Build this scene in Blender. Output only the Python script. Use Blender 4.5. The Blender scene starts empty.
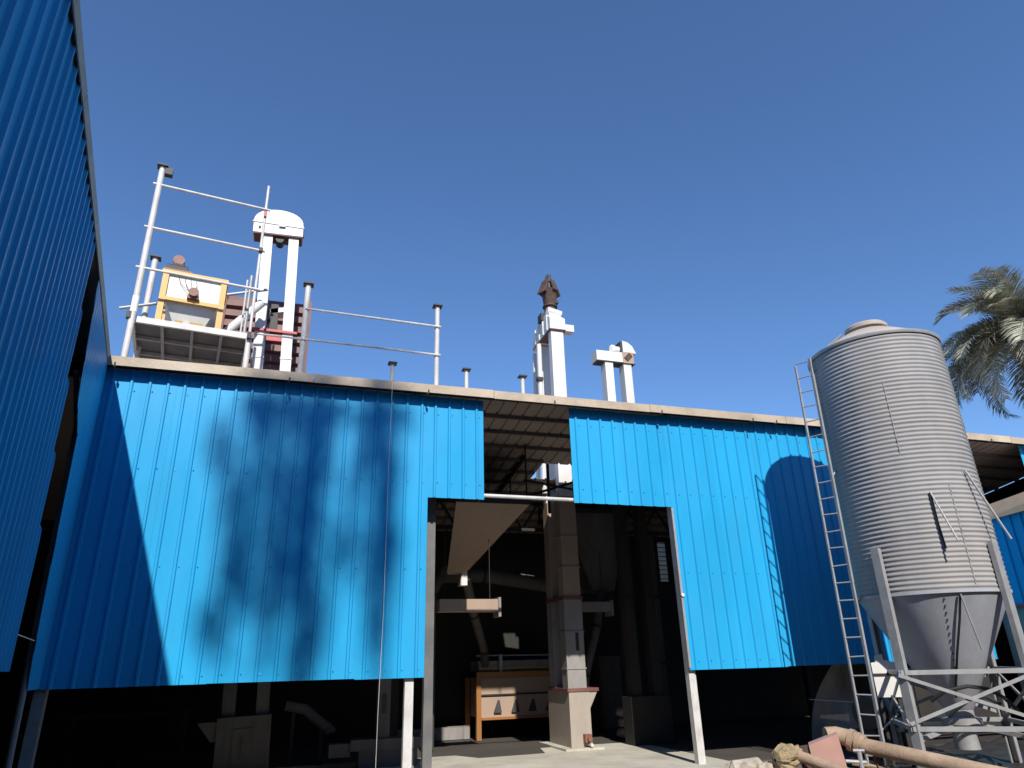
import bpy, math, random
from mathutils import Vector, Matrix
import numpy as np

sc = bpy.context.scene
col = sc.collection
rnd = random.Random(11)
R = math.radians

# ------------------------------------------------------------------ camera
YAW, PITCH, ROLL, FPX = R(17.928), R(22.121), R(-1.6115), 686.19
fw = Vector((math.sin(YAW) * math.cos(PITCH), math.cos(YAW) * math.cos(PITCH), math.sin(PITCH)))
rt = Vector((math.cos(YAW), -math.sin(YAW), 0))
up = rt.cross(fw)
r2 = rt * math.cos(ROLL) + up * math.sin(ROLL)
u2 = up * math.cos(ROLL) - rt * math.sin(ROLL)
cd = bpy.data.cameras.new('camera')
cam = bpy.data.objects.new('camera', cd)
col.objects.link(cam)
m3 = Matrix((r2, u2, -fw)).transposed()
cam.matrix_world = Matrix.Translation((0, 0, 1.6)) @ m3.to_4x4()
cd.sensor_width = 36.0
cd.lens = FPX / 1024 * 36.0
cd.clip_end = 2000
sc.camera = cam

# ------------------------------------------------------------------ sky, sun, exposure
SUN_AZ, SUN_EL = R(6.1), R(39.4)          # light travels towards +Y, slightly +X, and down
world = bpy.data.worlds.new('World')
sc.world = world
world.use_nodes = True
wn = world.node_tree.nodes
wl = world.node_tree.links
sky = wn.new('ShaderNodeTexSky')
sky.sky_type = 'NISHITA'
sky.sun_disc = False
sky.sun_elevation = SUN_EL
sky.sun_rotation = math.pi + SUN_AZ
sky.altitude = 300
sky.air_density = 1.0
sky.dust_density = 0.0
sky.ozone_density = 9.0
bg = wn['Background']
bg.inputs['Strength'].default_value = 0.146
wl.new(sky.outputs[0], bg.inputs['Color'])
sl = bpy.data.lights.new('sun', 'SUN')
sl.energy = 5.0
sl.angle = R(0.7)
sl.color = (1.0, 0.955, 0.88)
sun = bpy.data.objects.new('sun', sl)
col.objects.link(sun)
SD = Vector((math.sin(SUN_AZ) * math.cos(SUN_EL), math.cos(SUN_AZ) * math.cos(SUN_EL), -math.sin(SUN_EL)))
sun.rotation_euler = SD.to_track_quat('-Z', 'Y').to_euler()
sun.location = (0, -20, 30)
vs = sc.view_settings
vs.view_transform = 'Standard'
vs.look = 'None'
vs.exposure = 0.25
vs.gamma = 1.0
vs.use_curve_mapping = False

# ------------------------------------------------------------------ materials
def mat(name, colr, rough=0.6, metal=0.0, var=0.12, scale=3.0, stretch=(1, 1, 1), dirt=None, dirt_amt=0.0,
        dirt_scale=1.5, bump=0.0, bump_scale=20.0, objvar=0.0, spec=0.5, rvar=0.0):
    m = bpy.data.materials.new(name)
    m.use_nodes = True
    n, l = m.node_tree.nodes, m.node_tree.links
    b = n['Principled BSDF']
    b.inputs['Roughness'].default_value = rough
    b.inputs['Metallic'].default_value = metal
    b.inputs['Specular IOR Level'].default_value = spec
    geo = n.new('ShaderNodeNewGeometry')
    mp = n.new('ShaderNodeMapping')
    mp.inputs['Scale'].default_value = stretch
    l.new(geo.outputs['Position'], mp.inputs['Vector'])
    nz = n.new('ShaderNodeTexNoise')
    nz.inputs['Scale'].default_value = scale
    nz.inputs['Detail'].default_value = 6
    nz.inputs['Roughness'].default_value = 0.62
    l.new(mp.outputs[0], nz.inputs['Vector'])
    mr = n.new('ShaderNodeMapRange')
    mr.inputs['From Min'].default_value = 0.3
    mr.inputs['From Max'].default_value = 0.7
    mr.inputs['To Min'].default_value = 1 - var
    mr.inputs['To Max'].default_value = 1 + var
    l.new(nz.outputs['Fac'], mr.inputs['Value'])
    hsv = n.new('ShaderNodeHueSaturation')
    hsv.inputs['Color'].default_value = (*colr, 1)
    if objvar:
        oi = n.new('ShaderNodeObjectInfo')
        m2 = n.new('ShaderNodeMapRange')
        m2.inputs['To Min'].default_value = 1 - objvar
        m2.inputs['To Max'].default_value = 1 + objvar
        l.new(oi.outputs['Random'], m2.inputs['Value'])
        mu = n.new('ShaderNodeMath')
        mu.operation = 'MULTIPLY'
        l.new(mr.outputs[0], mu.inputs[0])
        l.new(m2.outputs[0], mu.inputs[1])
        l.new(mu.outputs[0], hsv.inputs['Value'])
    else:
        l.new(mr.outputs[0], hsv.inputs['Value'])
    out = hsv.outputs[0]
    if dirt:
        n2 = n.new('ShaderNodeTexNoise')
        n2.inputs['Scale'].default_value = dirt_scale
        n2.inputs['Detail'].default_value = 8
        n2.inputs['Roughness'].default_value = 0.7
        l.new(mp.outputs[0], n2.inputs['Vector'])
        cr = n.new('ShaderNodeMapRange')
        cr.inputs['From Min'].default_value = 0.45
        cr.inputs['From Max'].default_value = 0.75
        cr.inputs['To Max'].default_value = dirt_amt
        l.new(n2.outputs['Fac'], cr.inputs['Value'])
        mx = n.new('ShaderNodeMix')
        mx.data_type = 'RGBA'
        l.new(cr.outputs[0], mx.inputs['Factor'])
        l.new(out, mx.inputs['A'])
        mx.inputs['B'].default_value = (*dirt, 1)
        out = mx.outputs['Result']
    l.new(out, b.inputs['Base Color'])
    if rvar:
        m4 = n.new('ShaderNodeMapRange')
        m4.inputs['From Min'].default_value = 0.3
        m4.inputs['From Max'].default_value = 0.7
        m4.inputs['To Min'].default_value = max(0.05, rough - rvar)
        m4.inputs['To Max'].default_value = min(1, rough + rvar)
        l.new(nz.outputs['Fac'], m4.inputs['Value'])
        l.new(m4.outputs[0], b.inputs['Roughness'])
    if bump:
        n3 = n.new('ShaderNodeTexNoise')
        n3.inputs['Scale'].default_value = bump_scale
        n3.inputs['Detail'].default_value = 5
        l.new(mp.outputs[0], n3.inputs['Vector'])
        bp = n.new('ShaderNodeBump')
        bp.inputs['Strength'].default_value = bump
        bp.inputs['Distance'].default_value = 0.02
        l.new(n3.outputs['Fac'], bp.inputs['Height'])
        l.new(bp.outputs[0], b.inputs['Normal'])
    return m

M = {}
M['blue'] = mat('blue_paint', (0.020, 0.325, 0.61), 0.40, 0, 0.08, 1.2, (1, 1, 0.3), (0.07, 0.27, 0.46), 0.25, 2.2,
                0.12, 2.0, 0.06, rvar=0.08, spec=0.22)
M['screw'] = mat('dull_screw', (0.02, 0.22, 0.40), 0.5, 0, .2, 20)
M['cream'] = mat('cream_flashing', (0.52, 0.42, 0.31), 0.55, 0, 0.12, 2.5, (1, 1, 1), (0.25, 0.19, 0.13), 0.75, 1.1, 0.2, 30, 0.08)
M['white'] = mat('white_paint', (0.66, 0.645, 0.615), 0.5, 0, 0.06, 4, (1, 1, .3), (0.36, 0.30, 0.24), 0.5, 2.0, 0.08, 30, 0.04)
M['pipe_white'] = mat('whitewashed_steel', (0.56, 0.55, 0.53), 0.5, 0, 0.1, 6, (1, 1, .5), (0.30, 0.22, 0.16), 0.55, 5.0, 0.1, 40)
M['galv'] = mat('galvanised_steel', (0.285, 0.277, 0.275), 0.72, 0.0, 0.14, 2.2, (1, 1, 0.35), (0.33, 0.29, 0.26), 0.6, 1.6, 0.05, 30, .05, rvar=.1)
M['galv_frame'] = mat('galvanised_frame', (0.33, 0.335, 0.34), 0.5, 0.2, 0.15, 6, (1, 1, 1), (0.28, 0.22, 0.17), 0.5, 4)
M['cone'] = mat('grey_hopper_steel', (0.40, 0.415, 0.46), 0.6, 0.05, 0.08, 1.5, (1, 1, .4), (0.24, 0.22, 0.20), 0.6, 1.3, 0.04, 20, rvar=.1)
M['seam'] = mat('dull_seam', (0.285, 0.277, 0.275), 0.75, 0, 0.2, 8)
M['lid'] = mat('dusty_lid', (0.40, 0.35, 0.30), 0.7, 0, 0.12, 3, (1, 1, 1), (0.36, 0.27, 0.2), 0.6, 2)
M['yellow'] = mat('yellow_paint', (0.62, 0.37, 0.10), 0.5, 0, 0.12, 4, (1, 1, 1), (0.35, 0.22, 0.10), 0.6, 4)
M['orange'] = mat('orange_paint', (0.33, 0.135, 0.035), 0.5, 0, 0.12, 4, (1, 1, 1), (0.2, 0.12, 0.06), 0.6, 4)
M['rust'] = mat('rusty_steel', (0.075, 0.045, 0.035), 0.8, 0, 0.4, 6, (1, 1, 1), (0.13, 0.07, 0.045), 0.6, 5, 0.3, 40)
M['maroon'] = mat('maroon_sheet', (0.145, 0.055, 0.045), 0.6, 0, 0.15, 3, (1, 1, 1), (0.22, 0.12, 0.09), 0.5, 3)
M['red'] = mat('red_paint', (0.45, 0.045, 0.04), 0.5, 0, 0.1, 5)
M['dark'] = mat('black_steel', (0.03, 0.028, 0.027), 0.6, 0, 0.2, 5)
M['motor_brown'] = mat('motor_brown', (0.20, 0.085, 0.06), 0.55, 0, 0.2, 8)
M['deck'] = mat('deck_steel', (0.13, 0.13, 0.13), 0.6, 0.1, 0.2, 3, (1, 1, 1), (0.20, 0.15, 0.11), 0.5, 3)
M['shade_dark'] = mat('shade_dark_steel', (0.022, 0.020, 0.019), 0.75, 0, 0.25, 2.0, (1, 1, .5), (0.04, 0.03, 0.023), 0.5, 1.5)  # near-black: the shed's interior shade is put into this colour
M['roof'] = mat('grey_roof_sheet', (0.42, 0.35, 0.31), 0.7, 0, 0.2, 1.2, (1, .3, 1), (0.22, 0.165, 0.13), 0.6, 1.2)
M['int_grey'] = mat('dusty_grey_paint', (0.26, 0.245, 0.235), 0.65, 0, 0.15, 3, (1, 1, .3), (0.15, 0.115, 0.09), 0.7, 2.4)
M['purlin'] = mat('brown_purlin', (0.17, 0.135, 0.115), 0.7, 0, 0.2, 3)
M['int_dim'] = mat('shaded_grey_paint', (0.10, 0.094, 0.09), 0.75, 0, 0.25, 3, (1, 1, .3), (0.06, 0.047, 0.036), 0.7, 2.4)  # darker copy of the dusty grey, interior shade mixed into the paint
M['int_cream'] = mat('dusty_cream_paint', (0.37, 0.27, 0.20), 0.7, 0, 0.12, 2, (1, 1, .4), (0.24, 0.17, 0.12), 0.6, 2)
M['cement'] = mat('concrete_floor', (0.46, 0.43, 0.36), 0.9, 0, 0.14, 1.5, (1, 1, 1), (0.25, 0.22, 0.18), 0.7, 0.8, 0.3, 12)
M['sand'] = mat('sandy_ground', (0.13, 0.105, 0.078), 0.95, 0, 0.16, 0.6, (1, 1, 1), (0.11, 0.085, 0.06), 0.6, 0.25, 0.6, 9)
M['shade_floor'] = mat('shade_dark_floor', (0.055, 0.047, 0.040), 0.95, 0, 0.2, 1.2, bump=.4, bump_scale=10)  # floor colour carries the shade inside the shed
M['dustpipe'] = mat('dust_covered_pipe', (0.36, 0.26, 0.18), 0.85, 0, 0.2, 5, (1, 1, 1), (0.17, 0.11, 0.07), 0.7, 3, 0.3, 40)
M['pink'] = mat('faded_red_paint', (0.47, 0.255, 0.215), 0.7, 0, 0.1, 4, (1, 1, 1), (0.36, 0.26, 0.2), 0.6, 3)
M['sackcloth'] = mat('sackcloth', (0.34, 0.26, 0.15), 0.95, 0, 0.35, 14, (1, 1, 1), (0.13, 0.09, 0.05), 0.7, 5, 0.8, 60)
M['boot'] = mat('dusty_boot_paint', (0.36, 0.31, 0.26), 0.75, 0, 0.15, 3, (1, 1, .4), (0.17, 0.13, 0.10), 0.7, 3)
M['rock'] = mat('pale_rubble', (0.40, 0.34, 0.27), 0.95, 0, 0.3, 9, dirt=(.2, .16, .12), dirt_amt=.7, dirt_scale=4, bump=0.8, bump_scale=30)
M['masonry'] = mat('grey_render', (0.30, 0.27, 0.24), 0.9, 0, 0.12, 2, bump=0.3, bump_scale=25)
M['weathered'] = mat('blocker_render', (0.16, 0.14, 0.12), 0.9, 0, 0.2, 1.0, bump=.3, bump_scale=12)
M['brownband'] = mat('brown_parapet', (0.46, 0.31, 0.20), 0.8, 0, 0.12, 3)
M['bark'] = mat('bark', (0.14, 0.10, 0.07), 0.95, 0, 0.3, 6, (1, 1, .4), bump=0.8, bump_scale=15)
M['rubber'] = mat('black_hose', (0.03, 0.03, 0.03), 0.5)
M['dark_sheet'] = mat('darkening_sheet', (0.022, 0.021, 0.021), 0.6, 0, 0.3, 3, dirt=(0.07, 0.055, 0.04), dirt_amt=.5, dirt_scale=2)
M['rope'] = mat('pale_rope', (0.80, 0.76, 0.70), 0.9)

def leafmat(name, c1, c2, trans=0.25):
    m = bpy.data.materials.new(name)
    m.use_nodes = True
    n, l = m.node_tree.nodes, m.node_tree.links
    b = n['Principled BSDF']
    b.inputs['Roughness'].default_value = 0.55
    geo = n.new('ShaderNodeNewGeometry')
    cr = n.new('ShaderNodeValToRGB')
    cr.color_ramp.elements[0].color = (*c1, 1)
    cr.color_ramp.elements[1].color = (*c2, 1)
    l.new(geo.outputs['Random Per Island'], cr.inputs[0])
    l.new(cr.outputs[0], b.inputs['Base Color'])
    tr = n.new('ShaderNodeBsdfTranslucent')
    l.new(cr.outputs[0], tr.inputs['Color'])
    mx = n.new('ShaderNodeMixShader')
    mx.inputs[0].default_value = trans
    l.new(b.outputs[0], mx.inputs[1])
    l.new(tr.outputs[0], mx.inputs[2])
    l.new(mx.outputs[0], n['Material Output'].inputs['Surface'])
    return m
M['palm'] = leafmat('palm_leaf', (0.19, 0.20, 0.14), (0.50, 0.48, 0.36), 0.12)
M['leaf'] = leafmat('tree_leaf', (0.04, 0.07, 0.02), (0.09, 0.13, 0.04), 0.2)
def filmmat():
    m = mat('dusty_plastic_film', (0.52, 0.49, 0.45), 0.45, 0, 0.25, 2.5, (1, 1, .6), (0.4, 0.35, 0.28), .5, 2, 0.3, 6)
    n, l = m.node_tree.nodes, m.node_tree.links
    b = n['Principled BSDF']
    t = n.new('ShaderNodeBsdfTransparent')
    mx = n.new('ShaderNodeMixShader')
    mx.inputs[0].default_value = 0.72
    l.new(t.outputs[0], mx.inputs[1])
    l.new(b.outputs[0], mx.inputs[2])
    l.new(mx.outputs[0], n['Material Output'].inputs['Surface'])
    return m
M['film'] = filmmat()
def panemat():
    m = bpy.data.materials.new('frosted_sheet')
    m.use_nodes = True
    n, l = m.node_tree.nodes, m.node_tree.links
    t = n.new('ShaderNodeBsdfTranslucent')
    nz = n.new('ShaderNodeTexNoise')
    nz.inputs['Scale'].default_value = 9
    cr = n.new('ShaderNodeValToRGB')
    cr.color_ramp.elements[0].color = (.35, .32, .28, 1)
    cr.color_ramp.elements[1].color = (.6, .56, .5, 1)
    geo = n.new('ShaderNodeNewGeometry')
    l.new(geo.outputs['Position'], nz.inputs['Vector'])
    l.new(nz.outputs['Fac'], cr.inputs[0])
    l.new(cr.outputs[0], t.inputs['Color'])
    l.new(t.outputs[0], n['Material Output'].inputs['Surface'])
    return m
M['pane'] = panemat()

# ------------------------------------------------------------------ mesh helpers
class MB:
    def __init__(s):
        s.v = []
        s.f = []
    def add(s, vs_, fs):
        o = len(s.v)
        s.v += [tuple(p) for p in vs_]
        s.f += [tuple(i + o for i in f) for f in fs]
        return s
    def box(s, x0, x1, y0, y1, z0, z1):
        vs_ = [(x, y, z) for z in (z0, z1) for y in (y0, y1) for x in (x0, x1)]
        return s.add(vs_, [(0, 2, 3, 1), (4, 5, 7, 6), (0, 1, 5, 4), (2, 6, 7, 3), (0, 4, 6, 2), (1, 3, 7, 5)])
    def frustum(s, b, t, z0, z1):
        (bx0, bx1, by0, by1), (tx0, tx1, ty0, ty1) = b, t
        vs_ = [(bx0, by0, z0), (bx1, by0, z0), (bx0, by1, z0), (bx1, by1, z0),
               (tx0, ty0, z1), (tx1, ty0, z1), (tx0, ty1, z1), (tx1, ty1, z1)]
        return s.add(vs_, [(0, 2, 3, 1), (4, 5, 7, 6), (0, 1, 5, 4), (2, 6, 7, 3), (0, 4, 6, 2), (1, 3, 7, 5)])
    def bar(s, p, q, w, h, upv=(0, 0, 1)):
        p, q = Vector(p), Vector(q)
        d = (q - p).normalized()
        u = Vector(upv)
        if abs(d.dot(u)) > 0.95:
            u = Vector((0, 1, 0))
        a = d.cross(u).normalized()
        b = a.cross(d)
        vs_ = []
        for c in (p, q):
            for sx, sy in ((-1, -1), (1, -1), (1, 1), (-1, 1)):
                vs_.append(c + a * sx * w / 2 + b * sy * h / 2)
        return s.add(vs_, [(3, 2, 1, 0), (4, 5, 6, 7), (0, 1, 5, 4), (1, 2, 6, 5), (2, 3, 7, 6), (3, 0, 4, 7)])
    def tube(s, p, q, r, n=10, rq=None):
        return s.path([p, q], [r, r if rq is None else rq], n)
    def path(s, pts, rad, n=10):
        pts = [Vector(p) for p in pts]
        if not isinstance(rad, (list, tuple)):
            rad = [rad] * len(pts)
        rings = []
        a = None
        for i, p in enumerate(pts):
            d = (pts[min(i + 1, len(pts) - 1)] - pts[max(i - 1, 0)]).normalized()
            if a is None:
                a = d.orthogonal().normalized()
            else:
                a = (a - d * a.dot(d)).normalized()
            b = d.cross(a)
            rings.append([p + (a * math.cos(2 * math.pi * k / n) + b * math.sin(2 * math.pi * k / n)) * rad[i] for k in range(n)])
        vs_ = [v for r_ in rings for v in r_]
        fs = []
        for i in range(len(pts) - 1):
            for k in range(n):
                fs.append((i * n + k, i * n + (k + 1) % n, (i + 1) * n + (k + 1) % n, (i + 1) * n + k))
        fs.append(tuple(range(n - 1, -1, -1)))
        fs.append(tuple((len(pts) - 1) * n + k for k in range(n)))
        return s.add(vs_, fs)
    def lathe(s, prof, n=48, c=(0, 0, 0), cap=True):
        vs_, fs = [], []
        for (r, z) in prof:
            for k in range(n):
                t = 2 * math.pi * k / n
                vs_.append((c[0] + r * math.cos(t), c[1] + r * math.sin(t), c[2] + z))
        for i in range(len(prof) - 1):
            for k in range(n):
                fs.append((i * n + k, i * n + (k + 1) % n, (i + 1) * n + (k + 1) % n, (i + 1) * n + k))
        if cap:
            fs.append(tuple(range(n - 1, -1, -1)))
            fs.append(tuple((len(prof) - 1) * n + k for k in range(n)))
        return s.add(vs_, fs)
    def prism(s, pts, a, b):
        """outline pts (3-D at offset a) swept by vector b-a"""
        a, b = Vector(a), Vector(b)
        n = len(pts)
        vs_ = [Vector(p) + a for p in pts] + [Vector(p) + b for p in pts]
        fs = [tuple(range(n - 1, -1, -1)), tuple(range(n, 2 * n))]
        fs += [(k, (k + 1) % n, n + (k + 1) % n, n + k) for k in range(n)]
        return s.add(vs_, fs)
    def build(s, name, m, parent=None, smooth=True, ang=32, offset=None):
        me = bpy.data.meshes.new(name)
        v = s.v
        if offset is not None:
            v = [(a - offset[0], b - offset[1], c - offset[2]) for a, b, c in v]
        me.from_pydata(v, [], s.f)
        me.update()
        if smooth:
            me.shade_smooth()
            me.set_sharp_from_angle(angle=R(ang))
        if m:
            me.materials.append(M[m])
        o = bpy.data.objects.new(name, me)
        col.objects.link(o)
        if parent:
            o.parent = parent
        return o

def thing(name, label, cat, group=None, loc=(0, 0, 0), rz=0):
    o = bpy.data.objects.new(name, None)
    o.empty_display_size = 0.3
    col.objects.link(o)
    o.location = loc
    o.rotation_euler = (0, 0, rz)
    o['label'] = label
    o['category'] = cat
    if group:
        o['group'] = group
    return o
def tag(o, label, cat, group=None):
    o['label'] = label
    o['category'] = cat
    if group:
        o['group'] = group
    return o
def part(name, m, parent, fn, **k):
    b = MB()
    fn(b)
    return b.build(name, m, parent, **k)
def struct(o):
    o['kind'] = 'structure'
    return o

def sheet_mb(org, u, vdir, nrm, length, height, nrib, hgt=0.026, top=0.030, ramp=0.013, thick=0.004,
             vtop=None, vbot=None, first=0.5):
    """profiled metal sheet: ribs run along vdir, stand proud along nrm"""
    org, u, vdir, nrm = Vector(org), Vector(u).normalized(), Vector(vdir).normalized(), Vector(nrm).normalized()
    pitch = length / nrib
    prof = [(0, 0)]
    for i in range(nrib):
        c = (i + first) * pitch
        # two faint swages in the flat pan either side of the main rib
        prof += [(c - top / 2 - ramp, 0), (c - top / 2, hgt), (c + top / 2, hgt), (c + top / 2 + ramp, 0)]
    prof.append((length, 0))
    n = len(prof)
    b = MB()
    vs_ = []
    t0 = (lambda x: 0.0) if vbot is None else vbot
    t1 = (lambda x: height) if vtop is None else vtop
    for off in (0, -thick):
        for x, h in prof:
            vs_.append(org + u * x + nrm * (h + off) + vdir * t0(x))
            vs_.append(org + u * x + nrm * (h + off) + vdir * t1(x))
    fs = []
    for i in range(n - 1):
        a = 2 * i
        fs.append((a, a + 2, a + 3, a + 1))
        c = 2 * n + 2 * i
        fs.append((c, c + 1, c + 3, c + 2))
        fs.append((a, c, c + 2, a + 2))
        fs.append((a + 1, a + 3, c + 3, c + 1))
    fs.append((0, 1, 2 * n + 1, 2 * n))
    e = 2 * n - 2
    fs.append((e, 2 * n + e, 2 * n + e + 1, e + 1))
    return b.add(vs_, fs)

# ================================================================== the setting
g = MB()
N = 24
S = 260.0
for i in range(N + 1):
    for j in range(N + 1):
        g.v.append((-S + 2 * S * i / N, -S + 2 * S * j / N, -0.02))
for i in range(N):
    for j in range(N):
        a = i * (N + 1) + j
        g.f.append((a, a + N + 1, a + N + 2, a + 1))
struct(g.build('ground', 'sand'))
struct(part('sunlit_slab', 'cement', None, lambda b: b.prism([(-2.9, 10.35, 0), (7.2, 10.35, 0), (7.2, 14.6, 0), (5.1, 14.6, 0), (4.9, 13.75, 0), (3.6, 13.7, 0), (3.3, 14.3, 0), (-2.9, 14.3, 0)], (0, 0, -.3), (0, 0, .012)), smooth=False))  # pale slab outlined along the edge of the sunlit floor
struct(part('shed_floor', 'shade_floor', None, lambda b: b.box(-14.0, 18.2, 11.2, 19.0, -0.34, 0.002)))  # dark colour stands in for shade beyond the sunlit slab

# ================================================================== main blue shed
shed = thing('blue_shed', 'long shed clad in bright blue ribbed metal sheets with a wide open doorway', 'shed', loc=(4, 11, 0))
PO = (4, 11, 0)
def sp(name, m, fn, **k):
    b = MB()
    fn(b)
    return b.build(name, m, shed, offset=PO, **k)
YW = 11.0
def zr(y):
    return 6.0 - .15 * (y - 11.0)          # the roof falls away from the front
def front_sheets(x0, x1, zb, zt, n, par=0):
    w = (x1 - x0) / n
    for i in range(par, n + par):
        dz0, dz1 = rnd.uniform(-.008, .008), rnd.uniform(-.008, .008)
        yo = 0.0 if i % 2 else -0.0055
        b = sheet_mb((x0 + (i - par) * w - (0.012 if i % 2 == 0 else 0), YW + yo, zb + dz0), (1, 0, 0), (0, 0, 1), (0, -1, 0),
                     w + (0.024 if i % 2 == 0 else 0), zt - zb + dz1, 4)
        so = b.build('wall_sheet', 'blue', shed, offset=PO, smooth=False)
        sb = MB()
        w4 = w / 4
        for z in ((1.55, 3.0, 4.4, 5.6) if zb < 2 else (4.4, 5.6)):
            for q in range(4):
                cx = x0 + (i - par) * w + (q + .5) * w4 + .05
                sb.tube((cx, YW + yo - .001, z + rnd.uniform(-.01, .01)), (cx, YW + yo - .009, z), .011, 6)
        sc_ = sb.build('screw_row', 'screw', so, offset=PO, smooth=False)
        sc_['kind'] = 'stuff'
front_sheets(-2.93, 2.04, 1.44, 5.93, 5)
front_sheets(2.04, 3.01, 4.155, 5.93, 1, 1)
front_sheets(4.65, 6.56, 4.165, 5.93, 2)
front_sheets(6.56, 13.4, 1.42, 5.93, 7)
front_sheets(15.78, 18.0, 1.42, 5.93, 2)
# cream flashing along the eave, in lengths, with dark gutter hooks under it
FX = [-2.93, 0.1, 3.15, 6.2, 9.25, 12.3, 15.3, 18.1]
for i in range(len(FX) - 1):
    dz = rnd.uniform(-.008, .008)
    f = sp('fascia', 'cream', lambda b: b.prism([(0, 10.78, 5.905 + dz), (0, 10.768, 6.05 + dz), (0, 10.80, 6.062 + dz), (0, 11.3, 6.085 + dz),
                                                 (0, 11.3, 6.065 + dz), (0, 10.81, 6.04 + dz), (0, 10.795, 6.03 + dz), (0, 10.795, 5.905 + dz)][::-1],
                                                (FX[i] + .004, 0, 0), (FX[i + 1] - .004, 0, 0)), smooth=False)
sp('soffit', 'shade_dark', lambda b: b.box(-2.93, 18.05, 10.80, 11.012, 5.955, 5.968))
for x in (-2.78, -0.28, 1.97, 4.25, 6.4, 8.4, 8.95, 11.4, 14.6):
    sp('gutter_hook', 'dark', lambda b: b.path([(x, 10.79, 5.90), (x, 10.76, 5.87), (x + .01, 10.72, 5.86), (x + .01, 10.705, 5.90), (x + .01, 10.71, 5.93)], .013, 6))
# roof: ribbed sheets in three rows, an opening left round the elevator that pierces it
def roof_rows():
    x = -2.95
    vd_ = Vector((0, 1, -.15)).normalized()
    nn = Vector((0, .15, 1)).normalized()
    k_ = math.sqrt(1 + .15 ** 2)
    while x < 17.9:
        w = min(1.0, 18.05 - x)
        hole = 5.0 < x + w / 2 < 6.2
        rows = [(11.0, 13.6), (14.45, 18.4)] if hole else [(11.0, 15.0), (14.96, 18.4)]
        for k, (y0, y1) in enumerate(rows):
            sheet_mb((x, y0, zr(y0) + .006 * k), (1, 0, 0), vd_, nn, w, (y1 - y0) * k_, 4, hgt=.03).build('roof_sheet', 'roof', shed, offset=PO, smooth=False)
        x += 1.0
roof_rows()
for k in range(11):
    y = 11.59 + .61 * k
    for x0, x1 in (((-2.9, 18.0),) if not 13.3 < y < 14.4 else ((-2.9, 5.0), (6.1, 18.0))):
        sp('purlin', 'purlin', lambda b: b.box(x0, x1, y - .025, y + .025, zr(y) - .075, zr(y) - .012))
sp('rafter', 'shade_dark', lambda b: b.bar((4.5, 13.2, 5.60), (4.5, 15.4, 5.27), .06, .09))
sp('rafter', 'shade_dark', lambda b: b.bar((6.68, 13.2, 5.60), (6.68, 15.4, 5.27), .06, .09))
sp('stay_bar', 'shade_dark', lambda b: b.bar((4.3, 13.6, 4.75), (6.6, 13.6, 5.5), .05, .05))
sp('stay_bar', 'shade_dark', lambda b: b.bar((5.12, 13.5, 4.5), (5.12, 13.5, 5.58), .05, .05))
sp('stay_bar', 'shade_dark', lambda b: b.bar((4.6, 13.55, 5.2), (6.4, 13.55, 4.95), .04, .04))
# columns, door bar, jambs
for x, y in ((1.845, 11.12), (6.62, 11.12)):
    sp('post', 'pipe_white', lambda b: b.box(x - .065, x + .065, y - .06, y + .06, 0, 5.9))
sp('post', 'galv_frame', lambda b: b.box(-3.0, -2.86, 11.06, 11.18, 0, 5.9))
for x in (11.0, 16.6):
    sp('post', 'galv_frame', lambda b: b.box(x - .06, x + .06, 11.06, 11.18, 0, 5.9))
for x in (2.2,):
    sp('post', 'deck', lambda b: b.box(x - .07, x + .07, 11.4, 11.54, 0, 5.9))
sp('door_bar', 'pipe_white', lambda b: b.tube((2.9, 11.06, 4.235), (4.8, 11.06, 4.225), .034, 10))
sp('door_jamb', 'galv_frame', lambda b: b.box(6.535, 6.575, 10.985, 11.02, 1.45, 4.15))
sp('jamb_bolt', 'white', lambda b: b.tube((6.56, 10.96, 2.62), (6.56, 11.0, 2.62), .03, 10))
for z in (1.55, 3.0, 4.4, 5.6):
    for x0, x1 in (((-2.85, 1.77), (6.7, 13.3)) if z < 4.2 else ((-2.85, 2.98), (4.68, 13.3))):
        sp('girt', 'shade_dark', lambda b: b.box(x0, x1, 11.015, 11.055, z - .04, z + .04))
for y in (15.6,):
    for x in (-2.8, 2.3, 7.6, 12.6, 17.8):
        sp('column', 'shade_dark', lambda b: b.box(x - .08, x + .08, y - .08, y + .08, 0, 5.2))
    def truss(b):
        b.box(-2.8, 17.8, y - .04, y + .04, 4.5, 4.57)
        b.box(-2.8, 17.8, y - .04, y + .04, 5.12, 5.19)
        for k in range(26):
            xx = -2.8 + k * .8
            b.bar((xx, y, 4.54), (xx + .4, y, 5.15), .05, .05)
            b.bar((xx + .4, y, 5.15), (xx + .8, y, 4.54), .05, .05)
    sp('truss', 'shade_dark', truss)
# back wall with slits where daylight shows, side walls
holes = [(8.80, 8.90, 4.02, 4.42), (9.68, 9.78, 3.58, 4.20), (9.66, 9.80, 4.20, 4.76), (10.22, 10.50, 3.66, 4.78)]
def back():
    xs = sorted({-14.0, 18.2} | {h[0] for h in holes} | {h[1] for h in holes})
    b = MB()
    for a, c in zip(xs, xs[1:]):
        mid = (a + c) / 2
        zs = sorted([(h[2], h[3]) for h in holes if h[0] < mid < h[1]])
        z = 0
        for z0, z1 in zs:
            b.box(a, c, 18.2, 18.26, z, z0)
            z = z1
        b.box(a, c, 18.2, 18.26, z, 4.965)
    b.build('back_wall', 'shade_dark', shed, offset=PO, smooth=False)
back()
for h in holes:
    sp('pane', 'pane', lambda b: b.box(h[0] - .02, h[1] + .02, 18.268, 18.272, h[2] - .02, h[3] + .02))
for k in range(9):
    sp('window_bar', 'shade_dark', lambda b: b.box(9.5, 10.6, 18.17, 18.198, 3.72 + k * .127, 3.74 + k * .127))
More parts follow.
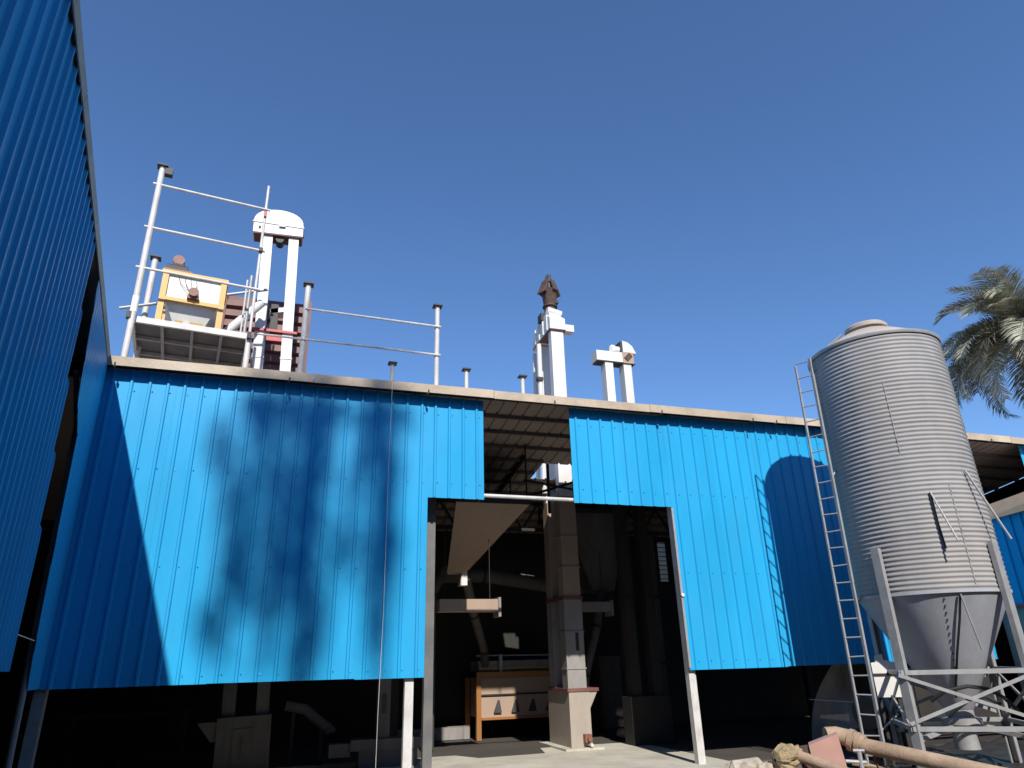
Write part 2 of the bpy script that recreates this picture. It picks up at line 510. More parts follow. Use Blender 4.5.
sp('side_wall', 'shade_dark', lambda b: b.prism([(18.05, 11.0, 0), (18.05, 18.2, 0), (18.05, 18.2, 4.9), (18.05, 11.0, 5.98)], (0, 0, 0), (.05, 0, 0)))
sp('rear_annex_wall', 'shade_dark', lambda b: b.box(-13.9, -2.96, 18.1, 18.15, 4.2, 4.9))

# ================================================================== left side shed: blue wall turned towards the viewer, in its own shade
side = thing('side_shed', 'dark shaded blue ribbed metal wall rising out of the picture at the left', 'shed', loc=(-2.93, 11, 0))
PL = .164
ud = Vector((PL, -1, 0)).normalized()          # along the wall towards the viewer
nd = Vector((1, PL, 0)).normalized()           # outward, towards the yard
C0 = Vector((-2.93, 11.0, 0))
def sidep(name, m, fn, **k):
    b = MB()
    fn(b)
    return b.build(name, m, side, offset=C0, **k)
t = 2.62
k = 0
while t < 16.5:
    w = 0.88
    jig = rnd.uniform(-.01, .01)
    # sheets start at height 1.65; tops stop a little short of the flashing
    cut = None
    if k < 2:                                   # the end sheets are cut on a slant along the open slot
        cut = lambda x, t0=t: max(.35, min(4.33 + jig, 1.05 + (t0 + x - 2.65) / .9 * 3.04))
    b = sheet_mb(C0 + ud * t + nd * ((.006 if k % 2 else 0) - .035) + Vector((0, 0, 1.65)), ud, (0, 0, 1), nd, w + (.02 if k % 2 else 0), 4.33 + jig, 4, vtop=cut)
    b.build('wall_sheet', 'blue', side, offset=C0, smooth=False)
    t += w
    k += 1
# corner strip with a slanting cut edge
b = sheet_mb(C0 + ud * .02 + Vector((0, 0, 1.45)), ud, (0, 0, 1), nd, 2.80, 4.5, 14,
             vbot=lambda x: float(np.interp(x, [1.2, 1.5, 1.6, 2.33, 2.78], [0, 1.43, 2.86, 3.16, 4.36])), hgt=.005, top=.02)
b.build('corner_sheet', 'blue', side, offset=C0, smooth=False)
sidep('downpipe', 'int_grey', lambda b: b.tube(C0 + ud * .90 - nd * .04 + Vector((0, 0, 0)), C0 + ud * 1.58 - nd * .04 + Vector((0, 0, 4.45)), .035, 10))
sidep('brace', 'int_grey', lambda b: b.tube(C0 + ud * 1.52 - nd * .04 + Vector((0, 0, 4.45)), C0 + ud * 2.2 - nd * .10 + Vector((0, 0, 5.0)), .03, 8))
sidep('tie_wire', 'rope', lambda b: b.tube(C0 + ud * 1.05 - nd * .02 + Vector((0, 0, 1.98)), C0 + ud * 2.65 - nd * .02 + Vector((0, 0, 1.99)), .006, 6))
for i in range(6):
    a0, a1 = -.12 + i * 3.0, -.12 + (i + 1) * 3.0 - .006
    sidep('fascia', 'cream', lambda b: b.prism([nd * .005 + Vector((0, 0, 5.985)), nd * .02 + Vector((0, 0, 6.09)), nd * -.02 + Vector((0, 0, 6.105)),
                                                nd * -.3 + Vector((0, 0, 6.14)), nd * -.3 + Vector((0, 0, 6.12)), nd * -.02 + Vector((0, 0, 6.085)), nd * -.006 + Vector((0, 0, 5.985))],
                                               C0 + ud * a0, C0 + ud * a1), smooth=False)
sidep('roof_panel', 'roof', lambda b: b.prism([C0 + ud * -.1 - nd * .02 + Vector((0, 0, 6.06)), C0 + ud * 17.8 - nd * .02 + Vector((0, 0, 6.06)),
                                               C0 + ud * 17.8 - nd * 7 + Vector((0, 0, 6.25)), C0 + ud * -.1 - nd * 7 + Vector((0, 0, 6.25))], (0, 0, 0), (0, 0, .03)))
sidep('rear_roof', 'roof', lambda b: b.prism([(0, 10.95, zr(10.95) - .03), (0, 18.35, zr(18.35) - .03), (0, 18.35, zr(18.35) - .005), (0, 10.95, zr(10.95) - .005)], (-14, 0, 0), (-2.9, 0, 0)))
sidep('gable_filler', 'shade_dark', lambda b: b.box(-10, -3.0, 10.97, 11.0, 5.75, 6.2))
sidep('inner_wall', 'shade_dark', lambda b: b.prism([C0 + ud * -8 - nd * 6.8, C0 + ud * 17.8 - nd * 6.8, C0 + ud * 17.8 - nd * 6.85, C0 + ud * -8 - nd * 6.85], (0, 0, 0), (0, 0, 6.2)))
sidep('end_wall', 'shade_dark', lambda b: b.prism([C0 + ud * 17.7 - nd * 6.8, C0 + ud * 17.7 - nd * .1, C0 + ud * 17.75 - nd * .1, C0 + ud * 17.75 - nd * 6.8], (0, 0, 0), (0, 0, 6.1)))
for a in (2.75, 6.5, 10.2, 14.0, 17.3):
    sidep('column', 'shade_dark', lambda b: b.bar(C0 + ud * a - nd * .2, C0 + ud * a - nd * .2 + Vector((0, 0, 6.0)), .14, .14))
for z in (1.8, 3.4, 4.9, 5.8):
    sidep('girt', 'shade_dark', lambda b: b.bar(C0 + ud * (2.7 + max(0, z - 2.7) * .32) - nd * .085 + Vector((0, 0, z)), C0 + ud * 17.4 - nd * .085 + Vector((0, 0, z)), .05, .07))

# ================================================================== annex at the right edge
ann = thing('annex', 'low blue panelled annex with brown parapet at the right edge behind the silo', 'annex', loc=(13.35, 9, 0), rz=R(-9.2))
PA = (13.4, 9, 0)
def ap(name, m, fn, **k):
    b = MB()
    fn(b)
    return b.build(name, m, ann, offset=PA, **k)
for i in range(5):
    y1 = 10.9 - i * 1.0
    sheet_mb((13.4, y1, 2.4), (0, -1, 0), (0, 0, 1), (-1, 0, 0), 1.0, 1.66, 4).build('wall_sheet', 'blue', ann, offset=PA, smooth=False)
ap('parapet', 'brownband', lambda b: b.add([(13.30, 10.93, 4.03), (13.30, 5.9, 4.12), (13.50, 10.93, 4.36), (13.50, 5.9, 4.66),
                                           (13.66, 10.93, 4.03), (13.66, 5.9, 4.12), (13.66, 10.93, 4.36), (13.66, 5.9, 4.66)],
                                          [(0, 1, 3, 2), (2, 3, 7, 6), (6, 7, 5, 4), (4, 5, 1, 0), (0, 2, 6, 4), (1, 5, 7, 3)]), smooth=False)
ap('red_trim', 'red', lambda b: b.box(13.345, 13.42, 5.9, 10.92, 2.345, 2.40))
ap('masonry_wall', 'masonry', lambda b: b.box(13.42, 13.62, 5.9, 10.92, 0, 2.36))
ap('flat_roof', 'roof', lambda b: b.box(13.63, 17.5, 5.9, 10.92, 4.0, 4.1))
ap('end_wall', 'masonry', lambda b: b.box(13.62, 17.5, 5.9, 6.05, 0, 4.0))

# ================================================================== silo
SX, SY, SR = 9.44, 8.57, 1.03
silo = thing('grain_silo', 'tall corrugated galvanised grain silo with conical bottom on steel legs', 'silo', loc=(SX, SY, 0))
def sip(name, m, fn, parent=silo, **k):
    b = MB()
    fn(b)
    return b.build(name, m, parent, **k)
ZB, ZT = 2.37, 6.42
NC = 58
hc = (ZT - ZB) / NC
tiers = [0, 12, 24, 36, 47, NC]
for t0, t1 in zip(tiers, tiers[1:]):
    prof = []
    for i in range(t0, t1):
        for q in range(6):
            prof.append((SR + (.0015 if t0 in (12, 36) else 0) + .0075 * math.cos(2 * math.pi * q / 6), ZB + (i + q / 6) * hc))
    prof.append((SR + .0075, ZB + t1 * hc))
    shell = sip('shell_ring', 'galv', lambda b: b.lathe(prof, 96, cap=False), ang=70)
sip('seam', 'galv_frame', lambda b: b.lathe([(SR + .018, ZT - .03), (SR + .03, ZT), (SR + .03, ZT + .025), (SR - .02, ZT + .03)], 96, cap=False), shell)
dome = sip('roof', 'lid', lambda b: b.lathe([(SR + .02, ZT + .01), (.95, ZT + .08), (.45, ZT + .38), (.33, ZT + .43)], 64), ang=40)
sip('lid', 'lid', lambda b: b.lathe([(.31, ZT + .41), (.31, ZT + .48), (.35, ZT + .48), (.35, ZT + .54), (.32, ZT + .57), (.2, ZT + .585), (.02, ZT + .595)], 48), dome)
sip('lid_clamp', 'dark', lambda b: b.box(-.06, .06, -.04, .04, ZT + .59, ZT + .62), dome)
sip('vent_cap', 'dark', lambda b: b.lathe([(.05, ZT + .15), (.05, ZT + .27), (.10, ZT + .27), (.10, ZT + .30), (.02, ZT + .32)], 16, (.52, -.45, 0)), dome)
sip('roof_step', 'galv_frame', lambda b: [b.tube((-.72 + q[0], .5 + q[1], ZT + .16), (-.34 + q[0] * .6, .22 + q[1] * .6, ZT + .50), .014, 6) for q in ((0, 0), (.09, .14))] + [b.tube((-.74, .52, ZT + .02), (-.72, .5, ZT + .17), .014, 6), b.tube((-.5, .34, ZT + .33), (-.42, .46, ZT + .33), .012, 6), b.tube((-.62, .43, ZT + .24), (-.54, .56, ZT + .24), .012, 6)], dome)
cone = sip('cone', 'cone', lambda b: b.lathe([(.17, .80), (.2, .83), (SR - .02, ZB - .02), (SR + .01, ZB - .015), (SR + .012, ZB + .03)], 96, cap=False), ang=40)
sip('outlet', 'galv_frame', lambda b: b.lathe([(.16, .30), (.16, .62), (.26, .62), (.26, .70), (.18, .72), (.18, .82)], 40))
# orientation helper: angle a measured from the direction to the viewer, positive to the viewer's right
vd = Vector((-SX, -SY, 0)).normalized()
vr = Vector((-vd.y, vd.x, 0)) * -1
vr = Vector((SY, -SX, 0)).normalized()
def ring(a, r, z=0):
    a = R(a)
    v = (vd * math.cos(a) + vr * math.sin(a)) * r
    return Vector((v.x, v.y, z))
for a, z0, z1 in ((3, 4.4, 5.6), (34, 2.45, 3.9), (118, 2.5, 6.3), (200, 2.5, 6.3)):
    def seam_bolts(b):
        b.bar(ring(a, SR + .0005, z0), ring(a, SR + .0005, z1), .014, .014)
        for q in range(int((z1 - z0) / .14)):
            b.lathe([(.008, -.008), (.008, .008)], 6, ring(a, SR + .012, z0 + .07 + q * .14))
    sip('panel_seam', 'seam', seam_bolts, shell)
LA = [-32, 58, 148, 238]
for a in LA:
    o_, i_ = ring(a, SR + .09), ring(a, SR + .02)
    tq = ring(a + 90, 1)
    def leg(b):
        def pr(z0, z1):
            # channel section leg
            b.prism([o_ + tq * .065 + Vector((0, 0, z0)), o_ - tq * .065 + Vector((0, 0, z0)), i_ - tq * .065 + Vector((0, 0, z0)),
                     i_ - tq * .05 + Vector((0, 0, z0)), o_ * .99 - tq * .05 + Vector((0, 0, z0)), o_ * .99 + tq * .05 + Vector((0, 0, z0)),
                     i_ + tq * .05 + Vector((0, 0, z0)), i_ + tq * .065 + Vector((0, 0, z0))], (0, 0, 0), (0, 0, z1 - z0))
        pr(0.0, 3.05)
        b.box(o_.x - .13, o_.x + .13, o_.y - .13, o_.y + .13, 0.0, .015)
    sip('leg', 'galv_frame', leg, smooth=False)
for i in range(4):
    a, c = LA[i], LA[(i + 1) % 4]
    for z in (1.33, .62):
        sip('brace', 'galv_frame', lambda b: b.bar(ring(a, SR + .1, z), ring(c, SR + .1, z), .045, .06))
    sip('diagonal_brace', 'galv_frame', lambda b: b.bar(ring(a, SR + .125, .68), ring(c, SR + .125, 1.30), .02, .045))
    sip('diagonal_brace', 'galv_frame', lambda b: b.bar(ring(a, SR + .155, 1.30), ring(c, SR + .155, .68), .02, .045))
    sip('collar_bar', 'galv_frame', lambda b: b.bar(ring(a, SR + .07, .47), ring(a, .24, .60), .04, .06))
# loose rods that hang off the shell and cone, black hose
sip('stay_rod', 'galv_frame', lambda b: b.tube(ring(17, SR + .03, 3.78), ring(22, SR + .28, 3.02), .012, 8))
sip('stay_rod', 'galv_frame', lambda b: b.tube(ring(52, SR + .03, 4.1), ring(62, SR + .28, 3.05), .016, 8))
sip('stay_rod', 'galv_frame', lambda b: b.tube(ring(20, SR + .02, 2.33), ring(27, SR - .05, 1.60), .012, 8))
sip('cable', 'rubber', lambda b: b.path([ring(17, SR + .03, 3.76), ring(17, SR + .028, 3.3), ring(18, SR + .03, 2.95)], .016, 8))
sip('cable', 'rubber', lambda b: b.path([ring(20, SR + .015, 2.34), ring(18, SR - .14, 2.0), ring(13, SR - .40, 1.55), ring(4, SR - .66, 1.1), ring(0, .32, .98)], .016, 8))
sip('hose', 'rubber', lambda b: b.path([ring(-30, .62, .95), ring(-10, .66, 1.08), ring(15, .66, 1.14), ring(40, .62, 1.10), ring(60, .66, .98), ring(66, .74, .84), ring(60, .8, .82)], .026, 8))
sip('hose', 'rubber', lambda b: b.path([ring(-20, .42, .74), ring(0, .5, .86), ring(20, .52, .98), ring(40, .56, 1.0), ring(55, .62, .9)], .024, 8))
def rivets(b):
    for k in range(11):
        z = 2.28 - k * .09
        r = .2 + (SR - .22) * (z - .83) / (ZB - .85)
        p = ring(9, r + .006, z)
        b.lathe([(.011, -.010), (.011, .010)], 8, p)
sip('rivet_row', 'dark', rivets)
# ladder standing clear of the shell on the left
rdir = Vector((-.5, .85, 0)).normalized()
def lp(s_, z):
    base = Vector((8.30 - SX, 9.08 - SY, 0)) + Vector((.738, -.674, 0)) * (z / 6.4 * .085 - .03)
    return base + rdir * s_ + Vector((0, 0, z))
lad = sip('ladder', 'galv_frame', lambda b: (b.bar(lp(-.13, 0), lp(-.13, 6.43), .035, .05), b.bar(lp(.13, 0.0), lp(.13, 6.36), .03, .03)))
for k in range(24):
    z = .22 + k * .268
    sip('rung', 'galv_frame', lambda b: b.tube(lp(-.13, z), lp(.13, z + rnd.uniform(-.012, .012)), .011, 8), lad)
for z in (.55, 2.3, 4.3, 6.1):
    e = lp(-.13, z)
    q = Vector((e.x, e.y, 0)).normalized() * (SR + .01)
    sip('bracket', 'galv_frame', lambda b: b.tube(e, (q.x, q.y, z + (.1 if z > 1 else .25)) if z > 1 else (e.x + .28, e.y - .1, z + .22), .014, 8), lad)

# ================================================================== bucket elevators
def elevator(label, axis, cx, cy, leg, sp_, zroof, ztop, m='white', lo_m='int_dim', head=True, zlow=0.0, zsplit=5.3, extra=None, group='bucket elevators'):
    """two square trunks sp_ apart along axis, upper painted trunks, lower trunks, boot"""
    th = thing('bucket_elevator', label, 'elevator', group, (cx, cy, 0), 0 if axis == 'x' else R(90))
    for s in (-1, 1):
        x = s * sp_ / 2
        part('trunk', m, th, lambda b: (b.box(x - leg / 2, x + leg / 2, -.13, .13, zsplit, ztop),
                                        [b.box(x - leg / 2 - .012, x + leg / 2 + .012, -.142, .142, z, z + .03) for z in (zsplit + 1.0, zsplit + 2.1)]
                                        if extra is None else None), smooth=False)
        part('lower_trunk', lo_m, th, lambda b: (b.box(x - leg / 2, x + leg / 2, -.13, .13, zlow + .9, zsplit),
                                                 b.box(x - leg / 2 - .02, x + leg / 2 + .02, -.15, .15, 2.8, 2.86)), smooth=False)
    return th

# --- elevator by the platform
e1 = elevator('white twin-trunk bucket elevator with domed head beside the roof platform', 'x', -.73, 13.53, .205, .535, 6.0, 10.30)
e1.rotation_euler = (0, -.035, 0)
e1.location.x += .27
def dome_head(b):
    pts = []
    for k in range(17):
        a = math.pi * k / 16
        pts.append((.51 * math.cos(a), 0, 10.55 + .36 * math.sin(a) ** .8))
    pts += [(-.51, 0, 10.30), (.51, 0, 10.30)]
    b.prism([(p[0] - .06, p[1], p[2]) for p in pts], (0, -.19, 0), (0, .19, 0))
hd = part('head', 'white', e1, dome_head, ang=30)
part('flange', 'galv_frame', e1, lambda b: b.prism([(-.59, 0, 10.545), (.47, 0, 10.50), (.47, 0, 10.525), (-.59, 0, 10.57)], (0, -.205, 0), (0, .205, 0)), smooth=False)
part('bolt', 'dark', e1, lambda b: b.tube((-.44, -.2, 10.42), (-.44, -.215, 10.42), .025, 10))
part('bearing', 'galv_frame', e1, lambda b: b.box(-.05, .08, -.235, -.192, 10.47, 10.56))
part('under_plate', 'maroon', e1, lambda b: b.box(-.55, .43, -.18, .18, 10.275, 10.298))
part('drive_pulley', 'dark', e1, lambda b: b.tube((-.02, -.12, 10.22), (-.02, .12, 10.22), .085, 16))
part('tie_bar', 'red', e1, lambda b: (b.bar((-.42, -.16, 8.02), (.45, -.16, 7.98), .03, .05), b.bar((-.14, -.1, 7.87), (.2, -.1, 7.86), .05, .14)))
part('chute', 'white', e1, lambda b: (b.bar((-.12, .2, 8.55), (.2, .2, 8.62), .3, .10), b.bar((-.14, .2, 8.15), (.0, .2, 8.5), .12, .06)))
part('pulley_motor', 'dark', e1, lambda b: b.box(-.1, .05, .05, .2, 8.1, 8.72))
part('hanging_cable', 'rubber', e1, lambda b: b.path([(-.45, -.14, 8.0), (-.38, -.15, 7.2), (-.3, -.16, 6.6), (-.2, -.17, 6.1)], .014, 6))
boot = part('boot', 'int_dim', e1, lambda b: (b.box(-.42, .42, -.22, .22, .1, .9), b.frustum((-.50, -.42, -.15, .15), (-.72, -.42, -.2, .2), .55, .85)), smooth=False)
part('access_door', 'int_dim', boot, lambda b: (b.box(-.16, .14, -.24, -.222, .2, .72), b.box(-.05, .05, -.26, -.24, .48, .52), b.tube((-.02, -.3, .3), (-.02, -.25, .6), .012)))
part('base_frame', 'shade_dark', e1, lambda b: b.box(-.5, .5, -.25, .25, 0.012, .1))

# --- elevator that pierces the roof opening, trunks one behind the other
e2 = thing('bucket_elevator', 'tall bucket elevator running from doorway floor through the roof, rusty cowl on top', 'elevator', 'bucket elevators', (5.72, 14.1, 0))
part('trunk', 'white', e2, lambda b: b.box(-.165, .15, -.13, .06, 5.0, 9.12), smooth=False)
part('trunk', 'white', e2, lambda b: b.box(-.17, .17, .72, .96, 5.0, 9.05), smooth=False)
part('stay_pipe', 'white', e2, lambda b: b.tube((-.26, .55, 5.2), (-.24, .55, 9.0), .06, 10))
part('stay_pipe', 'white', e2, lambda b: b.tube((-.16, 1.22, 5.2), (-.12, 1.22, 9.05), .055, 10))
part('pipe_clamp', 'dark', e2, lambda b: b.box(-.34, -.2, .45, .6, 8.0, 8.08))
part('head', 'white', e2, lambda b: b.prism([(0, -.17, 9.12), (0, -.17, 9.42), (0, .1, 9.62), (0, .55, 9.66), (0, 1.0, 9.45), (0, 1.12, 9.08)][::-1], (-.2, 0, 0), (.2, 0, 0)), smooth=False)
part('head_flange', 'maroon', e2, lambda b: b.box(-.21, .21, -.18, 1.1, 9.095, 9.12))
part('spout', 'white', e2, lambda b: b.box(.2, .46, -.1, .12, 9.13, 9.31), smooth=False)
part('motor', 'white', e2, lambda b: (b.tube((-.12, .2, 9.78), (.24, .2, 9.70), .12, 16), b.box(-.1, .2, .1, .3, 9.58, 9.7)))
part('gear_case', 'dark', e2, lambda b: b.box(-.26, -.12, .25, .5, 9.55, 9.75))
for q in range(4):
    part('head_rib', 'white', e2, lambda b: b.box(-.225, -.2, .0 + q * .28, .05 + q * .28, 9.15, 9.55))
cowl = part('cowl', 'rust', e2, lambda b: b.lathe([(.15, 9.66), (.15, 10.02), (.19, 10.02), (.19, 10.05), (.155, 10.05), (.20, 10.45), (.22, 10.5), (.10, 10.52)], 20, (.06, .42, 0)))
def flaps(b):
    for a, w, out_, zt_ in ((.5, .15, .26, 10.40), (2.3, .11, .25, 10.46), (3.6, .15, .27, 10.36), (5.2, .10, .22, 10.44)):
        c = Vector((.06, .42, 0))
        d = Vector((math.cos(a), math.sin(a), 0))
        e = Vector((-d.y, d.x, 0))
        up_ = Vector((0, 0, 1))
        b.prism([c + d * .11 + e * w * .7 + up_ * 10.78, c + d * .11 - e * w * .7 + up_ * 10.78, c + d * out_ - e * w + up_ * zt_, c + d * out_ + e * w + up_ * zt_],
                (0, 0, 0), d * .03 + up_ * .012)
part('cowl_flaps', 'rust', cowl, flaps, smooth=False)
part('cowl_core', 'dark', cowl, lambda b: (b.lathe([(.10, 10.5), (.09, 10.72), (.12, 10.74), (.12, 10.80), (.05, 10.88), (.01, 10.9)], 12, (.06, .42, 0)),
                                          b.box(.0, .1, .32, .46, 10.8, 10.95), b.bar((-.05, .42, 10.6), (.0, .40, 10.92), .05, .05)))
part('cowl_clamp', 'dark', cowl, lambda b: b.box(.12, .26, .3, .46, 10.12, 10.2))
part('lower_trunk', 'int_cream', e2, lambda b: b.box(-.19, .19, -.13, .16, 2.86, 5.0), smooth=False)
part('lower_trunk', 'int_cream', e2, lambda b: b.box(-.19, .17, .62, .92, 2.86, 5.0), smooth=False)
part('flange', 'maroon', e2, lambda b: b.box(-.22, .22, -.16, .96, 2.80, 2.86))
lt = part('lower_trunk', 'int_grey', e2, lambda b: b.box(-.2, .2, -.13, .16, 1.1, 2.80), smooth=False)
part('lower_trunk', 'int_grey', e2, lambda b: b.box(-.2, .17, .62, .92, 1.1, 2.80), smooth=False)
def slot(b):
    pts = []
    for k in range(20):
        a = 2 * math.pi * k / 20
        pts.append((.05 + .035 * math.cos(a), 0, 1.98 + .035 * math.sin(a) + (.15 if math.sin(a) > 0 else -.15)))
    b.prism(pts, (0, -.14, 0), (0, -.131, 0))
part('sight_slot', 'dark', lt, slot)
b2 = part('boot', 'boot', e2, lambda b: (b.box(-.22, .22, -.2, 1.0, .04, 1.04), b.frustum((.22, .225, -.18, .2), (.22, .40, -.19, .22), .72, 1.04)), smooth=False)
part('boot_flange', 'maroon', b2, lambda b: b.box(-.25, .42, -.22, 1.02, 1.04, 1.10))
part('drain_motor', 'motor_brown', b2, lambda b: (b.box(.03, .17, -.32, -.2, .14, .28), b.tube((.11, -.38, .2), (.11, -.3, .2), .045, 12)))
part('drain_cap', 'white', b2, lambda b: b.tube((.13, -.40, .10), (.13, -.22, .10), .03, 10))
for z in (1.45, 2.15):
    part('joint_flange', 'int_grey', e2, lambda b: b.box(-.215, .215, -.145, .175, z, z + .03))
for z in (3.45, 4.1):
    part('joint_flange', 'int_cream', e2, lambda b: b.box(-.205, .205, -.145, .175, z, z + .03))
part('plinth', 'cement', e2, lambda b: b.box(-.4, .4, -.36, 1.2, .004, .05))

# --- third elevator on the roof
e3 = elevator('short white twin-trunk elevator with boxy head, rightmost of those on the roof', 'x', 7.29, 14.1, .21, .50, 6.0, 8.42, extra=1, lo_m='shade_dark')  # lower trunks coloured dark for the shade indoors
part('boot', 'shade_dark', e3, lambda b: b.box(-.45, .45, -.2, .2, .012, .9), smooth=False)
part('head', 'white', e3, lambda b: b.box(-.58, .12, -.16, .16, 8.42, 8.68), smooth=False)
part('head_end', 'int_cream', e3, lambda b: b.box(.12, .42, -.17, .17, 8.40, 8.70), smooth=False)
part('head_plate', 'dark', e3, lambda b: b.box(-.56, .46, -.15, .15, 8.395, 8.418))
part('guard', 'white', e3, lambda b: b.prism([(.16, 0, 8.7), (.52, 0, 8.7), (.42, 0, 8.9), (.30, 0, 8.99), (.16, 0, 9.02)], (0, -.14, 0), (0, .14, 0)), smooth=False)
part('guard_back', 'dark', e3, lambda b: b.box(.1, .158, -.13, .13, 8.7, 9.0))
part('motor', 'white', e3, lambda b: (b.tube((-.12, 0, 8.80), (.1, 0, 8.80), .10, 16), b.lathe([(.10, -.1), (.08, .06), (.02, .10)], 14, (-.06, 0, 8.84))))
part('support', 'rust', e3, lambda b: b.bar((.2, -.18, 8.5), (.34, -.18, 8.64), .03, .12))
# --- slotted trunk seen under the wall
e4 = thing('bucket_elevator', 'grey elevator trunk with a sight slot under the blue wall by the white post', 'elevator', 'bucket elevators', (1.80, 13.5, 0))
lt = part('lower_trunk', 'int_dim', e4, lambda b: b.box(-.11, .11, -.13, .13, .45, 5.6), smooth=False)
part('sight_slot', 'dark', lt, lambda b: b.prism([(-.03, 0, .84), (.03, 0, .84), (.04, 0, .88), (.04, 0, 1.12), (.03, 0, 1.16), (-.03, 0, 1.16), (-.04, 0, 1.12), (-.04, 0, .88)], (0, -.14, 0), (0, -.131, 0)))
part('boot', 'int_dim', e4, lambda b: (b.box(-.55, .75, -.2, .2, .28, .45), b.box(-.9, -.55, -.15, .15, .2, .4), b.box(-.4, .6, -.15, .15, .012, .28)), smooth=False)

# ================================================================== roof platform
plat = thing('roof_platform', 'steel maintenance platform with tall guard rails above the roof edge', 'platform', loc=(-2.93, 11.7, 6.0), rz=R(7.5))
W_, D_ = 1.90, 2.15
part('deck', 'deck', plat, lambda b: b.box(0.02, W_ - .02, 0.03, D_, 1.195, 1.21))
part('deck_frame', 'pipe_white', plat, lambda b: (b.box(0, W_, 0, .05, 1.10, 1.21), b.box(0, W_, D_, D_ + .05, 1.10, 1.21), b.box(0, .05, .05, D_, 1.10, 1.19), b.box(W_ - .05, W_, .05, D_, 1.10, 1.19)))
for k in range(3):
    x = W_ * (k + 1) / 4
    part('deck_beam', 'galv_frame', plat, lambda b: b.box(x - .025, x + .025, .05, D_, 1.12, 1.19))
for y in (.75, 1.45):
    part('deck_beam', 'galv_frame', plat, lambda b: b.box(.05, W_ - .05, y - .025, y + .025, 1.115, 1.12 + .06))
def post_part(x, y, z0, z1, r, cap=True, par=plat, m='pipe_white'):
    o = part('post', m, par, lambda b: b.tube((x, y, z0), (x, y, z1), r, 12))
    if cap:
        part('cap', 'dark', o, lambda b: b.box(x - r - .04, x + r + .04, y - r - .04, y + r + .04, z1, z1 + .025))
    return o
pp = post_part(.02, -.04, -.1, 4.27, .052)
part('cap_plate', 'dark', pp, lambda b: b.box(.07, .2, -.1, .02, 4.12, 4.26))
part('collar', 'rope', pp, lambda b: b.tube((.02, -.04, 1.25), (.02, -.04, 1.55), .056, 12))
post_part(W_ - .02, .02, -.15, 1.2, .05, False)
post_part(W_ - .02, -.03, 1.2, 4.42, .026, False)
post_part(W_ - .10, .3, 1.2, 2.55, .03, False, m='galv_frame')
post_part(W_ - .16, .4, 1.2, 2.5, .018, False)
post_part(.06, 1.3, -.35, 3.1, .055)
post_part(.06, D_ - .05, -.5, 1.15, .05, False)
post_part(W_ - .06, D_ - .05, -.5, 1.15, .05, False)
for z in (3.86, 2.93, 2.1):
    part('rail', 'pipe_white', plat, lambda b: b.tube((-.08, -.06, z + .01), (W_ + .06, -.06, z - .01), .024, 10))
part('clamp', 'dark', plat, lambda b: (b.box(W_ - .05, W_ + .02, -.1, -.02, 2.89, 2.97), b.box(-.07, .0, -.1, 0, 1.12, 1.24), b.box(W_ - .06, W_ + .01, -.1, 0, 1.08, 1.2)))
part('knob', 'red', plat, lambda b: b.box(W_ - .04, W_ + .01, -.09, -.03, 3.68, 3.78))
part('scaffold_tube', 'galv_frame', plat, lambda b: b.tube((-.35, 1.15, 1.85), (2.15, .9, 2.65), .028, 10))

# ================================================================== yellow hopper on the platform
hop = thing('feed_hopper', 'yellow framed hopper with white panels standing on the roof platform', 'hopper', loc=(-2.62, 12.15, 7.215), rz=R(7.5))
HW, HD, HH = .98, .8, 1.12
for x in (0, HW):
    for y in (0, HD):
        part('leg', 'yellow', hop, lambda b: b.box(x - .05, x + .05, y - .05, y + .05, 0, HH), smooth=False)
part('top_frame', 'yellow', hop, lambda b: (b.box(-.07, HW + .07, -.06, .02, HH, HH + .06), b.box(-.07, HW + .07, HD - .02, HD + .06, HH, HH + .06),
                                            b.box(-.07, .0, .02, HD - .02, HH, HH + .06), b.box(HW, HW + .07, .02, HD - .02, HH, HH + .06)))
part('mid_rail', 'yellow', hop, lambda b: (b.box(.05, HW - .05, -.055, .0, .56, .64),))
part('upper_panel', 'white', hop, lambda b: b.box(.05, HW - .05, 0.0, HD, .62, HH - .002))
part('lower_bin', 'white', hop, lambda b: b.frustum((.30, .68, .2, .55), (.05, HW - .05, 0.0, HD), .06, .615), smooth=False)
part('lower_band', 'yellow', hop, lambda b: b.frustum((.33, .65, .165, .57), (.255, .725, .12, .63), .1, .28), smooth=False)
mo = part('mixer_motor', 'motor_brown', hop, lambda b: (b.tube((.16, .3, HH + .34), (.16, .02, HH + .34), .10, 16),))
part('motor_base', 'dark', mo, lambda b: (b.box(-.02, .34, -.02, .34, HH + .10, HH + .2), b.box(.08, .26, 0.02, .28, HH + .2, HH + .26)))
part('motor_plate', 'motor_brown', mo, lambda b: b.box(-.06, .42, -.05, .4, HH + .062, HH + .1))
part('vibrator', 'motor_brown', hop, lambda b: (b.tube((.50, -.02, .76), (.50, -.17, .76), .085, 16), b.box(.40, .60, -.12, 0, .645, .70)))
part('discharge_bolt', 'galv_frame', hop, lambda b: (b.tube((.45, .12, .2), (.45, .02, .2), .06, 12), b.box(.38, .52, .06, .14, .04, .14)))
for k in range(4):
    part('cable', 'rubber', hop, lambda b: b.path([(.2 + .1 * k, -.02, HH), (.26 + .09 * k, -.03, .95), (.36 + .05 * k, -.05, .84), (.44 + .03 * k, -.08, .80)], .006, 5))
ch = tag(part('feed_pipe', 'white', None, lambda b: (b.tube((-1.62, 12.78, 7.50), (-1.02, 13.1, 8.45), .085, 14), b.tube((-1.665, 12.755, 7.43), (-1.60, 12.79, 7.53), .105, 14),
                                               b.bar((-1.62, 12.85, 7.215), (-1.60, 12.85, 7.5), .05, .05))),
         'white inclined feed pipe between the yellow hopper and the domed elevator', 'pipe')

